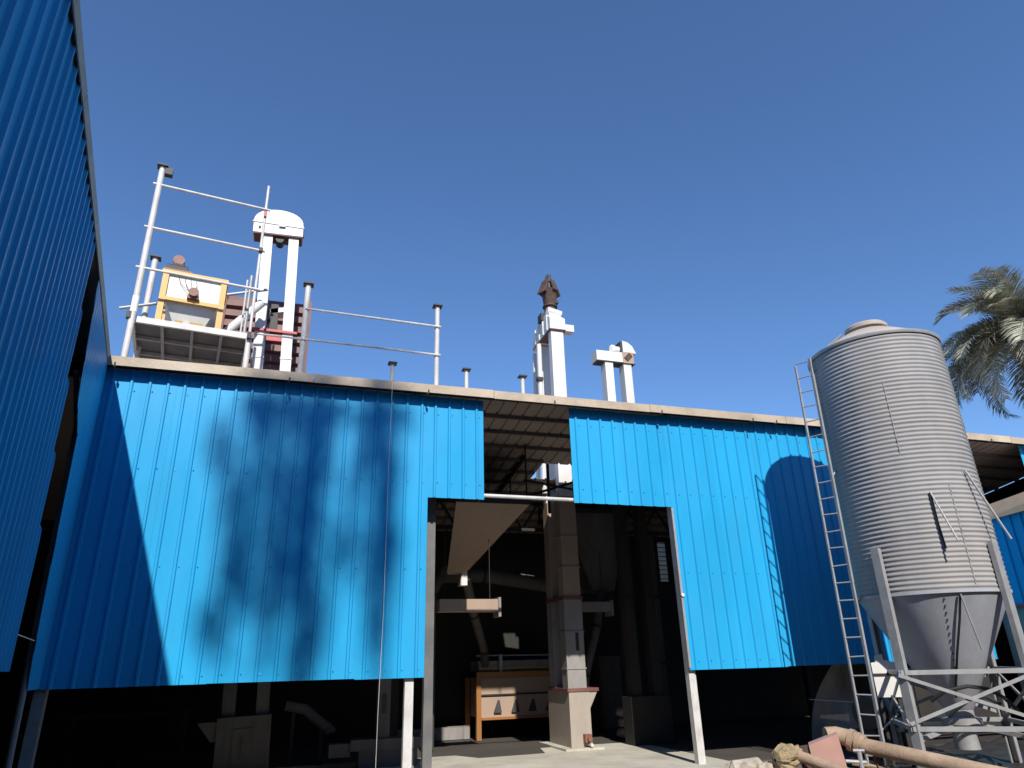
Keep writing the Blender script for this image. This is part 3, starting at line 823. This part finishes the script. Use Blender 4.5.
# ================================================================== maroon ribbed housing behind the elevator
mh = thing('filter_housing', 'maroon horizontally ribbed steel housing behind the white twin trunks on the roof', 'housing', loc=(-1.0, 14.6, 5.45))
part('core', 'maroon', mh, lambda b: b.box(-.86, .86, .04, 1.2, 0, 3.9), smooth=False)
for k in range(15):
    z = .1 + k * .25
    part('slat', 'maroon', mh, lambda b: b.prism([(0, .04, z), (0, -.05, z + .03), (0, -.02, z + .19), (0, .04, z + .21)][::-1], (-.88, 0, 0), (.88, 0, 0)), smooth=False)
for x in (-.9, .9):
    part('corner_post', 'maroon', mh, lambda b: b.box(x - .05, x + .05, -.06, .04, 0, 3.94), smooth=False)
for z in (1.53, .8):
    part('ledge', 'galv_frame', mh, lambda b: b.box(-.85, .85, -.12, -.052, z, z + .05))

# ================================================================== roof railing and post stubs
rl = thing('roof_railing', 'thin white two-bar pipe railing along the roof edge right of the twin trunks', 'railing', loc=(-.13, 11.34, 6.05))
for x in (0.0, 2.36):
    post_part(x, 0, 0, 1.95 if x == 0 else 1.83, .045 if x else .05, True, rl)
for z0, z1 in ((1.45, 1.39), (.86, .81)):
    part('rail', 'pipe_white', rl, lambda b: b.tube((-.02 if z0 > 1 else -.75, -.05, z0), (1.2, -.05, (z0 + z1) / 2), .019, 8))
    part('rail', 'pipe_white', rl, lambda b: b.tube((1.12, -.045, (z0 + z1) / 2 + .004), (2.42, -.05, z1), .021, 8))
part('toe_bar', 'pipe_white', rl, lambda b: b.bar((-.1, -.1, .035), (.7, -.1, .06), .03, .05))
for x, z, lab in ((1.43, .56, 'capped white pipe stub above the hanging cable on the roof edge'),
                  (2.79, .58, 'capped white pipe stub just right of the roof railing'),
                  (3.88, .55, 'capped white pipe stub left of the elevator with the rusty cowl')):
    st = thing('pipe_stub', lab, 'pipe', 'pipe stubs along the roof edge', (x, 11.34, 6.05))
    post_part(0, 0, 0, z, .036, True, st)

cb = part('cable', 'rope', None, lambda b: b.path([(1.37, 10.755, 6.02), (1.36, 10.73, 4.5), (1.375, 10.72, 2.4), (1.36, 10.73, 1.0), (1.36, 10.72, 0.0)], .0042, 6))
tag(cb, 'thin pale cable hanging down the blue wall left of the white post', 'cable')

# ================================================================== things inside the shed
h1 = thing('hopper_bin', 'beige inverted pyramid bin hanging inside the doorway top left', 'bin', loc=(3, 13, 0))
part('bin', 'int_cream', h1, lambda b: b.add([(.04, 1.0, 3.32), (.41, 1.0, 3.32), (.12, 1.3, 3.32), (.47, 1.3, 3.32), (-.10, -.4, 4.46), (1.37, -.4, 4.46), (.36, 1.6, 4.46), (1.62, 1.6, 4.46)],
                                            [(0, 2, 3, 1), (4, 5, 7, 6), (0, 1, 5, 4), (2, 6, 7, 3), (0, 4, 6, 2), (1, 3, 7, 5)]), smooth=False)
part('rim', 'shade_dark', h1, lambda b: b.prism([(-.12, -.43, 4.465), (1.40, -.43, 4.465), (1.66, 1.66, 4.465), (.34, 1.66, 4.465)], (0, 0, 0), (0, 0, .09)))
part('spout', 'white', h1, lambda b: b.frustum((.30, .46, 1.0, 1.2), (.36, .46, 1.0, 1.2), 3.08, 3.36), smooth=False)
for x, y in ((.0, -.3), (1.35, -.3), (.5, 1.55), (1.6, 1.55)):
    part('hanger', 'shade_dark', h1, lambda b: b.bar((x, y, 4.5), (x, y, zr(13 + y) - .02), .025, .025))
h2 = thing('hopper_bin', 'dim grey pyramid bin behind the elevator in the right half of the doorway', 'bin', loc=(7, 15.4, 0))
part('bin', 'int_dim', h2, lambda b: b.frustum((-.3, .25, -.3, .2), (-1.1, .5, -.7, .9), 3.1, 4.8), smooth=False)
part('rim', 'shade_dark', h2, lambda b: b.box(-1.14, .54, -.74, .94, 4.8, 4.9))
for x, y in ((-1.1, -.7), (.5, -.7), (-1.1, .9), (.5, .9)):
    part('hanger', 'shade_dark', h2, lambda b: b.bar((x, y, 4.9), (x, y, zr(15.4 + y) - .02), .05, .05))
for i, (x0, x1, z0, z1, y, lab) in enumerate(((2.72, 3.85, 2.52, 2.74, 13.3, 'beige horizontal duct below the pyramid bin inside the doorway'),
                                              (6.1, 6.95, 2.62, 2.82, 14.9, 'pale horizontal duct right of the elevator inside the doorway'))):
    d = thing('duct', lab, 'duct', 'ducts inside the doorway', (x0, y, 0))
    part('body', 'int_cream' if i == 0 else 'int_grey', d, lambda b: b.box(0, x1 - x0, -.15, .15, z0, z1), smooth=False)
    part('flange', 'int_grey', d, lambda b: b.box(x1 - x0, x1 - x0 + .05, -.19, .19, z0 - .1, z1 + .03))
    for x in (.12, x1 - x0 - .12):
        part('hanger', 'shade_dark', d, lambda b: b.bar((x, 0, z1), (x, 0, zr(y) - .02), .012, .012))
mc = thing('cleaning_machine', 'orange framed grain cleaning machine with cream panels on the shed floor', 'machine', loc=(4.32, 16.6, 0))
for x in (.05, 2.35):
    for y in (.05, 1.1):
        part('leg', 'orange', mc, lambda b: b.box(x - .055, x + .055, y - .05, y + .05, 0.012, 1.30), smooth=False)
part('top_beam', 'orange', mc, lambda b: b.box(0, 2.4, -.02, .10, 1.30, 1.42), smooth=False)
part('front_panel', 'int_cream', mc, lambda b: b.box(.11, 2.3, .06, 1.0, .46, 1.295), smooth=False)
part('panel_ledge', 'shade_dark', mc, lambda b: b.box(.11, 2.3, .02, .058, .92, .95))
part('bottom_beam', 'orange', mc, lambda b: b.box(.11, 2.3, .0, .09, .42, .47), smooth=False)
for k in range(4):
    x = .5 + k * .42
    part('outlet_flap', 'dark', mc, lambda b: b.frustum((x - .09, x + .09, .0, .07), (x + .01, x + .05, .04, .07), .56, .82), smooth=False)
part('upper_casing', 'int_grey', mc, lambda b: b.box(.1, 2.3, .2, 1.0, 1.43, 1.66), smooth=False)
part('casing_band', 'yellow', mc, lambda b: b.box(.1, 2.3, .17, .2, 1.46, 1.52))
part('hand_rail', 'galv_frame', mc, lambda b: (b.tube((.02, .1, 1.78), (2.3, .1, 1.76), .016, 8), b.box(.56, .64, .05, .1, 1.42, 1.80)))
tag(part('cable_tray', 'int_grey', None, lambda b: (b.box(2.5, 4.3, 17.2, 17.6, .012, .26),)), 'pale low concrete step behind the orange framed machine', 'step')
wb = thing('work_bench', 'dark long bench in the gloom under the shaded left end of the wall', 'bench', loc=(-2.6, 15, 0))
part('top', 'shade_dark', wb, lambda b: b.box(-.8, 1.1, -.3, .4, .88, .96))
for x in (-.7, 1.0):
    for y in (-.25, .35):
        part('leg', 'shade_dark', wb, lambda b: b.box(x - .04, x + .04, y - .04, y + .04, .012, .88))
el = thing('pipe_elbow', 'grey bent pipe lying in the gloom under the left half of the wall', 'pipe', loc=(.6, 14.2, 0))
part('pipe', 'int_dim', el, lambda b: b.path([(-.45, 0, 1.0), (-.1, 0, .92), (.15, 0, .72), (.3, 0, .6)], .09, 12))
part('stand', 'shade_dark', el, lambda b: (b.bar((-.3, 0, .012), (-.3, 0, .9), .06, .06), b.bar((.2, 0, .012), (.2, 0, .62), .06, .06)))
part('cone_cap', 'int_dim', el, lambda b: b.tube((.3, 0, .6), (.45, 0, .55), .12, 12, .03))

# ================================================================== foreground: pipes and rubble at lower right
pl = thing('conveyor_pipe', 'dust covered pipe running low in front of the silo legs', 'pipe', loc=(6.64, 7.48, 0))
part('pipe', 'dustpipe', pl, lambda b: b.path([(-.05, .05, .605), (.55, -1.15, .40), (1.2, -2.5, .2)], .085, 16))
part('elbow', 'dustpipe', pl, lambda b: b.path([(-.30, .24, .70), (-.18, .20, .70), (-.08, .10, .66), (.0, -.04, .60)], [.085, .09, .10, .10], 16))
part('clamp', 'dustpipe', pl, lambda b: (b.path([(-.08, .10, .65), (-.055, .055, .635)], .125, 16), b.path([(-.04, .03, .62), (-.02, -.01, .61)], .12, 16)))
for x, y, z in ((.06, -.12, .52), (.62, -1.28, .30), (.30, -.60, .40)):
    part('stand', 'rust', pl, lambda b: b.bar((x, y, -.02), (x, y, z), .05, .05))
part('crossbar', 'dustpipe', pl, lambda b: (b.tube((-.10, .1, .40), (.55, -.8, .30), .025, 8), b.tube((.1, -.2, .16), (.12, -.24, .52), .022, 8)))
pk = thing('blower_box', 'faded pink steel blower box at the foot of the ladder', 'box', loc=(6.2, 7.6, 0), rz=R(-38))
part('casing', 'pink', pk, lambda b: b.prism([(-.17, 0, .62), (.16, 0, .74), (.20, 0, .40), (.14, 0, .10), (-.12, 0, .10)][::-1], (0, -.15, 0), (0, .15, 0)), smooth=False)
part('side_plate', 'rust', pk, lambda b: b.prism([(-.175, 0, .60), (-.30, 0, .58), (-.26, 0, .16), (-.13, 0, .14)][::-1], (0, -.12, 0), (0, .12, 0)), smooth=False)
part('leg', 'rust', pk, lambda b: (b.box(-.1, -.05, -.1, .1, -.02, .1), b.box(.06, .11, -.1, .1, -.02, .1)))
part('valve', 'galv_frame', pk, lambda b: (b.tube((.2, -.05, .45), (.42, -.05, .44), .02, 8), b.tube((.36, -.05, .30), (.36, -.05, .56), .025, 8), b.tube((.30, -.05, .56), (.42, -.05, .56), .018, 8)))
p2 = thing('suction_pipe', 'short pale pipe with sacking tied round its end beside the pink box', 'pipe', loc=(5.75, 7.68, 0))
part('pipe', 'dustpipe', p2, lambda b: b.path([(.05, -.02, .53), (.22, -.38, .43), (.5, -1.0, .25)], .062, 14))
def sack(b):
    pr = [(.02, -.22), (.10, -.20), (.15, -.1), (.16, .0), (.13, .1), (.085, .16), (.11, .21), (.02, .215)]
    n = 40
    rr = random.Random(3)
    vs_, fs = [], []
    for r, z in pr:
        for k in range(n):
            a = 2 * math.pi * k / n
            q = r * .9 * (1 + .12 * math.sin(a * 7 + z * 9) + .07 * math.sin(a * 13 - z * 20) + rr.uniform(-.05, .05))
            vs_.append((-.03 + z * .75, -.0 + q * math.cos(a), .50 + q * math.sin(a) + z * .1))
    for i in range(len(pr) - 1):
        for k in range(n):
            fs.append((i * n + k, i * n + (k + 1) % n, (i + 1) * n + (k + 1) % n, (i + 1) * n + k))
    b.add(vs_, fs)
part('sacking', 'sackcloth', p2, sack, smooth=False)
part('stand', 'rust', p2, lambda b: (b.bar((0, 0, -.02), (0, 0, .42), .06, .06), b.bar((.42, -.82, -.02), (.42, -.82, .26), .05, .05)))
def rock(b, c, s, seed):
    rr = random.Random(seed)
    vs_, fs = [], []
    n, m_ = 10, 6
    for i in range(m_ + 1):
        th_ = math.pi * i / m_
        for k in range(n):
            a = 2 * math.pi * k / n
            q = 1 + rr.uniform(-.16, .16)
            x, y, z = math.sin(th_) * math.cos(a), math.sin(th_) * math.sin(a), math.cos(th_)
            f = 1 / max(abs(x), abs(y), abs(z)) ** .45
            vs_.append((c[0] + s[0] * x * q * f, c[1] + s[1] * y * q * f, c[2] + s[2] * z * (q if 0 < i < m_ else 1) * f))
    for i in range(m_):
        for k in range(n):
            fs.append((i * n + k, i * n + (k + 1) % n, (i + 1) * n + (k + 1) % n, (i + 1) * n + k))
    b.add(vs_, fs)
for i, (c, s, lab) in enumerate((((5.42, 8.1, .22), (.30, .25, .24), 'pale lump of rubble left of the sacking at the bottom edge'),
                                 ((5.55, 7.85, .18), (.2, .16, .26), 'small pale rubble block beside the sacking'),
                                 ((5.1, 8.45, .12), (.28, .2, .18), 'low pale rubble slab near the right white post'))):
    b = MB()
    rock(b, c, s, 5 + i)
    tag(b.build('rubble_block', 'rock', None, smooth=False), lab, 'rubble', 'rubble beside the pipes')

# plastic film hung behind the ladder
def film(b):
    nu, nv = 16, 12
    tl, tr, bl, br = Vector((10.18, 11.75, 1.50)), Vector((10.9, 11.25, 1.48)), Vector((9.67, 12.15, .08)), Vector((10.43, 11.56, .08))
    rr = random.Random(8)
    for j in range(nv + 1):
        v = j / nv
        l_, r_ = tl.lerp(bl, v), tr.lerp(br, v)
        l_ += Vector((-.22, .19, 0)) * math.sin(math.pi * v) * .55
        r_ += Vector((.16, -.13, 0)) * math.sin(math.pi * v) * .8
        for i in range(nu + 1):
            u = i / nu
            p = l_.lerp(r_, u) + Vector((-.6, -.65, 0)) * (.05 * math.sin(u * 9 + v * 3) + .035 * math.sin(u * 17 - v * 6) + rr.uniform(-.008, .008))
            b.v.append(tuple(p))
    for j in range(nv):
        for i in range(nu):
            a = j * (nu + 1) + i
            b.f.append((a, a + 1, a + nu + 2, a + nu + 1))
fo = thing('plastic_sheet', 'dusty translucent plastic sheet hanging behind the silo ladder', 'plastic sheet', loc=(0, 0, 0))
part('film', 'film', fo, film, ang=80)
part('string', 'rope', fo, lambda b: b.path([(9.31, 11.60, .84), (9.75, 11.2, .80), (10.1, 10.95, .77)], .006, 5))
wp = thing('white_board', 'white board propped behind the left silo leg', 'board', loc=(8.76, 9.06, 0), rz=R(-30))
part('panel', 'white', wp, lambda b: b.prism([(-.20, 0, .98), (.14, 0, .98), (.14, 0, 1.46), (-.02, 0, 1.50), (-.02, 0, 1.58), (-.13, 0, 1.56), (-.13, 0, 1.47), (-.2, 0, 1.46)][::-1], (0, -.01, 0), (0, .01, 0)), smooth=False)
part('prop', 'shade_dark', wp, lambda b: (b.box(-.18, -.14, .015, .05, 0, 1.4), b.box(.08, .12, .015, .05, 0, 1.4), b.box(-.2, .14, -.03, -.012, 1.28, 1.31)))
tk = thing('dark_filler', 'long black box added to darken the space behind the silo legs', 'cabinet', loc=(11.9, 11.5, 0))  # added dark filler, keeps the space behind the legs black
part('carcass', 'shade_dark', tk, lambda b: b.box(-1.5, 1.6, -.25, .4, .12, 1.38), smooth=False)
for x in (-1.0, 0, 1.05):
    part('door', 'shade_dark', tk, lambda b: b.box(x - .48, x + .48, -.275, -.252, .16, 1.34))
part('plinth', 'dark', tk, lambda b: b.box(-1.45, 1.55, -.2, .38, 0, .12))
bn = thing('dark_motor_unit', 'black motor unit on a low steel stand under the silo', 'motor', loc=(9.25, 9.9, 0))
part('body', 'dark', bn, lambda b: b.tube((-.35, -.1, .72), (.3, .1, .72), .24, 18))
part('stand', 'shade_dark', bn, lambda b: (b.box(-.35, .3, -.2, .2, .40, .48), b.box(-.3, -.22, -.2, .2, -.02, .4), b.box(.18, .26, -.2, .2, -.02, .4)))

# ================================================================== date palm behind the silo
PC = Vector((19.65, 12.2, 9.2))
palm = thing('palm_tree', 'dusty date palm with drooping feathery fronds behind the silo at right', 'palm', loc=(PC.x, PC.y, 0))
part('trunk', 'bark', palm, lambda b: b.path([(0, 0, -.02), (.05, 0, 2.5), (.02, .05, 5.0), (0, 0, 7.5), (0, 0, 9.5)], [.34, .27, .25, .26, .30], 14))
def frond_mesh(L, droop, seed):
    rr = random.Random(seed)
    b = MB()
    npt = 16
    pts = []
    for i in range(npt + 1):
        s = i / npt
        ang_ = R(52) - droop * s ** 1.3
        if i == 0:
            pts.append(Vector((0, 0, 0)))
        else:
            pts.append(pts[-1] + Vector((math.cos(ang_), 0, math.sin(ang_))) * (L / npt))
    b.path(pts, [.035 * (1 - .85 * i / npt) + .004 for i in range(npt + 1)], 5)
    nl = 80
    for k in range(nl):
        s = .10 + .90 * k / nl
        f = s * npt
        i = min(int(f), npt - 1)
        p = pts[i].lerp(pts[i + 1], f - i)
        d = (pts[i + 1] - pts[i]).normalized()
        upn = Vector((0, 1, 0)).cross(d)
        upn = upn if upn.z > 0 else -upn
        ll = (.62 * math.sin(math.pi * min(1, .12 + s * .86)) ** .6 + .08) * rr.uniform(.85, 1.1)
        for sd in (-1, 1):
            sw = R(rr.uniform(38, 56))
            lift = rr.uniform(.15, .55)
            dirv = (d * math.cos(sw) + Vector((0, sd, 0)) * math.sin(sw) + upn * lift * .5).normalized()
            wv = d.cross(dirv).cross(dirv).normalized() * .015
            mid = p + dirv * ll * .5
            tip = p + dirv * ll + Vector((0, 0, -ll * rr.uniform(.10, .3)))
            b.add([p - wv * .6, p + wv * .6, mid + wv, mid - wv, tip], [(0, 1, 2, 3), (3, 2, 4)])
    me = bpy.data.meshes.new('frond')
    me.from_pydata(b.v, [], b.f)
    me.materials.append(M['palm'])
    return me
fms = [frond_mesh(3.1, R(95), 1), frond_mesh(3.3, R(125), 2), frond_mesh(2.9, R(70), 3), frond_mesh(3.0, R(150), 4)]
for k in range(92):
    o = bpy.data.objects.new('frond', fms[k % 4])
    col.objects.link(o)
    o.parent = palm
    lay = k / 92
    o.location = (0, 0, 9.5 + rnd.uniform(-.1, .15))
    o.rotation_euler = (rnd.uniform(-.25, .25), R(-36 + 76 * lay + rnd.uniform(-8, 8)), k * 2.39996 + rnd.uniform(-.2, .2))

# ================================================================== tall trees behind the viewpoint whose soft shade falls on the wall
def shade_tree(label, L, blobs, trunks, seed, nleaf):
    rr = random.Random(seed)
    th = thing('tall_tree', label, 'tree', 'tall trees behind the viewpoint')
    s = SD / SD.y
    def back_(x, z, l):
        return Vector((x, YW, z)) - s * l
    base = back_(trunks[0][0][0], trunks[0][0][1], L)
    b = MB()
    root = Vector((base.x, base.y, -.05))
    for tr_ in trunks:
        pts = [back_(x, z, L + dl) for x, z, dl in tr_]
        rad = [.07 * (1 - .6 * i / max(1, len(pts) - 1)) for i in range(len(pts))]
        b.path(pts, rad, 8)
    tb = back_(*trunks[0][0][:2], L)
    b.path([root, root.lerp(tb, .5) + Vector((.1, .1, 0)), tb], [.42, .26, .08], 12)
    for tr_ in trunks[1:]:
        q = back_(tr_[0][0], tr_[0][1], L + tr_[0][2])
        b.path([root.lerp(tb, .7), (root.lerp(tb, .85) + q) / 2, q], [.2, .12, .07], 8)
    b.build('trunk', 'bark', th)
    c = MB()
    for (x, z, rx, rz_, w) in blobs:
        for _ in range(int(nleaf * w)):
            while True:
                p, q, r = rr.uniform(-1, 1), rr.uniform(-1, 1), rr.uniform(-1, 1)
                if p * p + q * q + r * r < 1:
                    break
            ctr = back_(x + p * rx, z + q * rz_, L + r * 1.3)
            a = Vector((rr.gauss(0, 1), rr.gauss(0, 1), rr.gauss(0, 1))).normalized()
            e = a.orthogonal().normalized()
            e = (e + a.cross(e) * rr.uniform(-1, 1)).normalized()
            f = a.cross(e)
            sz = rr.uniform(.05, .10)
            c.add([ctr - e * sz, ctr + f * sz * .45, ctr + e * sz, ctr - f * sz * .45], [(0, 1, 2, 3)])
    c.build('crown', 'leaf', th, smooth=False)
def streak(xc, z0, z1, wid, dens, n, rr):
    out = []
    for i in range(n):
        z = z0 + (z1 - z0) * (i + rr.uniform(.1, .9)) / n
        out.append((xc + rr.gauss(0, wid), z, rr.uniform(.14, .30), rr.uniform(.55, 1.15), dens * rr.uniform(.7, 1.3)))
    return out
r3 = random.Random(77)
blobs1 = (streak(-.80, 2.4, 5.5, .16, .17, 9, r3) + streak(-.35, 2.0, 5.6, .2, .16, 10, r3) + streak(.22, 1.7, 5.5, .12, .30, 11, r3) + streak(.0, 1.8, 5.6, .5, .07, 12, r3)
          + [(-.5, 5.5, .55, .35, .45), (.3, 5.5, .55, .35, .45), (.2, 6.9, 1.2, .9, 1.4), (-1.0, 2.15, .2, .4, .2)])
blobs2 = (streak(1.32, 2.2, 5.5, .09, .22, 9, r3) + streak(.85, 2.6, 5.6, .16, .11, 8, r3) + [(1.2, 5.5, .45, .35, .4), (1.2, 6.9, .8, .8, .8), (1.65, 5.5, .2, .35, .12)])
shade_tree('tall leafy tree behind the viewpoint whose soft shade falls on the left wall', 26.0, blobs1,
           [[(.30, 1.0, 0), (.28, 3.0, .1), (.2, 5.0, .1), (.1, 6.8, 0)], [(.2, 3.6, .2), (-.3, 4.4, .4), (-.7, 5.4, .5)]], 21, 560)
shade_tree('slimmer leafy tree behind the viewpoint shading the wall beside the hanging cable', 26.6, blobs2,
           [[(1.42, 1.0, 0), (1.36, 3.0, .1), (1.28, 5.0, .1), (1.2, 6.8, 0)]], 22, 560)

# ================================================================== unseen sky blocker added behind the viewpoint to keep shaded walls dark
opp = thing('sky_blocker', 'tall building-shaped sky blocker added unseen behind the viewpoint', 'building', loc=(2, -9, 0))
part('wall', 'weathered', opp, lambda b: b.box(-20, 22, -.2, 0, 0, 12.2))
part('roof', 'roof', opp, lambda b: b.prism([(0, .25, 12.2), (0, -6, 13.4), (0, -12, 12.2), (0, -12, 12.1), (0, -6, 13.3), (0, .25, 12.1)], (-20.4, 0, 0), (22.4, 0, 0)), smooth=False)
part('rear_wall', 'weathered', opp, lambda b: b.box(-20, 22, -12, -11.8, 0, 12.1))
for x in (-12, -4, 6, 14):
    part('door', 'maroon', opp, lambda b: b.box(x - 1.6, x + 1.6, 0, .06, 0, 4.2))
    part('window', 'dark', opp, lambda b: b.box(x - .9, x + .9, 0, .04, 7.2, 8.6))

# ================================================================== dark sheet added to keep the ground under the silo black
def dark_sheet(b):
    rr = random.Random(5)
    nx, ny = 34, 18
    for j in range(ny + 1):
        for i in range(nx + 1):
            x, y = 8.55 + 4.7 * i / nx, 8.6 + 2.45 * j / ny
            z = .02 + .03 * math.sin(x * 3.1 + y * 1.7) ** 2 + .035 * math.sin(x * 5.3 - y * 4.1) ** 2 + rr.uniform(0, .012)
            if i in (0, nx) or j in (0, ny):
                x += rr.uniform(-.08, .08)
                y += rr.uniform(-.08, .08)
                z = -.005
            b.v.append((x, y, z))
    for j in range(ny):
        for i in range(nx):
            a = j * (nx + 1) + i
            b.f.append((a, a + 1, a + nx + 2, a + nx + 1))
tag(part('ground_darkener', 'dark_sheet', None, dark_sheet, ang=80), 'crumpled dark sheet added to darken the ground under the silo', 'dark_cover')

# ================================================================== dim plant deeper in the shed
def pipe_thing(name, label, cat, m, pts, r, extra=None, group=None):
    th = thing(name, label, cat, group, (pts[0][0], pts[0][1], 0))
    o = Vector((pts[0][0], pts[0][1], 0))
    part('pipe', m, th, lambda b: b.path([Vector(p) - o for p in pts], r, 14))
    for i, p in enumerate(pts[1:-1]):
        d = (Vector(pts[i + 2]) - Vector(pts[i])).normalized()
        part('collar', 'shade_dark', th, lambda b: b.tube(Vector(p) - o - d * .03, Vector(p) - o + d * .03, r * 1.22, 14))
    return th
DG = 'pipes and ducts deep inside the shed'
pipe_thing('spout_pipe', 'grey sloping spout pipe left of the elevator above the orange framed machine', 'pipe', 'int_dim', [(3.45, 14.1, 3.25), (3.9, 15.2, 2.6), (4.5, 16.6, 1.9), (4.6, 16.9, 1.5)], .10, group=DG)
pipe_thing('dust_duct', 'dim round duct crossing behind the elevator high in the doorway', 'duct', 'int_dim', [(2.6, 16.2, 3.5), (4.4, 16.2, 3.55), (6.2, 16.2, 3.3), (7.4, 16.2, 3.3)], .17, group=DG)
pipe_thing('dust_duct', 'dim upright duct beside the left jamb inside the doorway', 'duct', 'int_dim', [(2.95, 15.3, .02), (2.95, 15.3, 1.6), (2.95, 15.3, 3.0), (3.3, 15.6, 3.6)], .13, group=DG)
pipe_thing('spout_pipe', 'dim sloping spout under the right hand pyramid bin', 'pipe', 'int_dim', [(6.95, 15.2, 3.15), (6.7, 15.0, 2.3), (6.3, 14.9, 1.3), (6.2, 14.9, .02)], .09, group=DG)
pipe_thing('dust_duct', 'dim upright duct between the dark elevator trunks and the right jamb', 'duct', 'int_dim', [(8.6, 15.8, .02), (8.6, 15.8, 1.5), (8.6, 15.8, 3.0), (8.6, 15.8, 4.6)], .16, group=DG)
ct = thing('control_cabinet', 'dim grey control cabinet standing at the back right of the doorway', 'cabinet', loc=(7.9, 16.8, 0))
part('carcass', 'int_dim', ct, lambda b: b.box(-.4, .4, 0, .4, .1, 1.7), smooth=False)
part('door', 'int_dim', ct, lambda b: b.box(-.36, .36, -.025, -.002, .16, 1.64))
part('handle', 'dark', ct, lambda b: b.box(.24, .28, -.06, -.026, .85, 1.05))
part('plinth', 'shade_dark', ct, lambda b: b.box(-.4, .4, 0, .4, .004, .1))
def sack_mesh(seed):
    rr = random.Random(seed)
    vs_, fs = [], []
    nu, nv = 14, 8
    for j in range(nv + 1):
        t_ = -math.pi / 2 + math.pi * j / nv
        for i in range(nu):
            a = 2 * math.pi * i / nu
            sx, sy, sz = math.cos(t_) ** .6 * math.cos(a) if j not in (0, nv) else 0, math.cos(t_) ** .6 * math.sin(a) if j not in (0, nv) else 0, math.sin(t_)
            sgn = lambda q, e: math.copysign(abs(q) ** e, q)
            q = 1 + rr.uniform(-.05, .05)
            vs_.append((.38 * sgn(sx, .6) * q, .24 * sgn(sy, .6) * q, .11 + .11 * sgn(sz, .8) * q))
    for j in range(nv):
        for i in range(nu):
            fs.append((j * nu + i, j * nu + (i + 1) % nu, (j + 1) * nu + (i + 1) % nu, (j + 1) * nu + i))
    me = bpy.data.meshes.new('feed_sack')
    me.from_pydata(vs_, [], fs)
    me.shade_smooth()
    me.materials.append(M['sackpale'])
    return me
M['sackpale'] = mat('woven_sack', (0.36, 0.33, 0.28), 0.85, 0, 0.2, 9, dirt=(.15, .11, .08), dirt_amt=.6, dirt_scale=3, bump=.4, bump_scale=60)
sm = [sack_mesh(1), sack_mesh(2)]
pos = [(7.55, 15.3, .004, .1), (7.6, 15.32, .21, .02), (7.55, 15.28, .42, .15)]
for i, (x, y, z, rz_) in enumerate(pos):
    o = bpy.data.objects.new('feed_sack', sm[i % 2])
    col.objects.link(o)
    o.location = (x, y, z)
    o.rotation_euler = (0, 0, rz_)
    tag(o, ['pale feed sack at the bottom of the stack in the dark right of the elevator', 'pale feed sack in the middle of the stack right of the elevator', 'pale feed sack on top of the stack right of the elevator'][i], 'sack', 'feed sacks stacked inside')
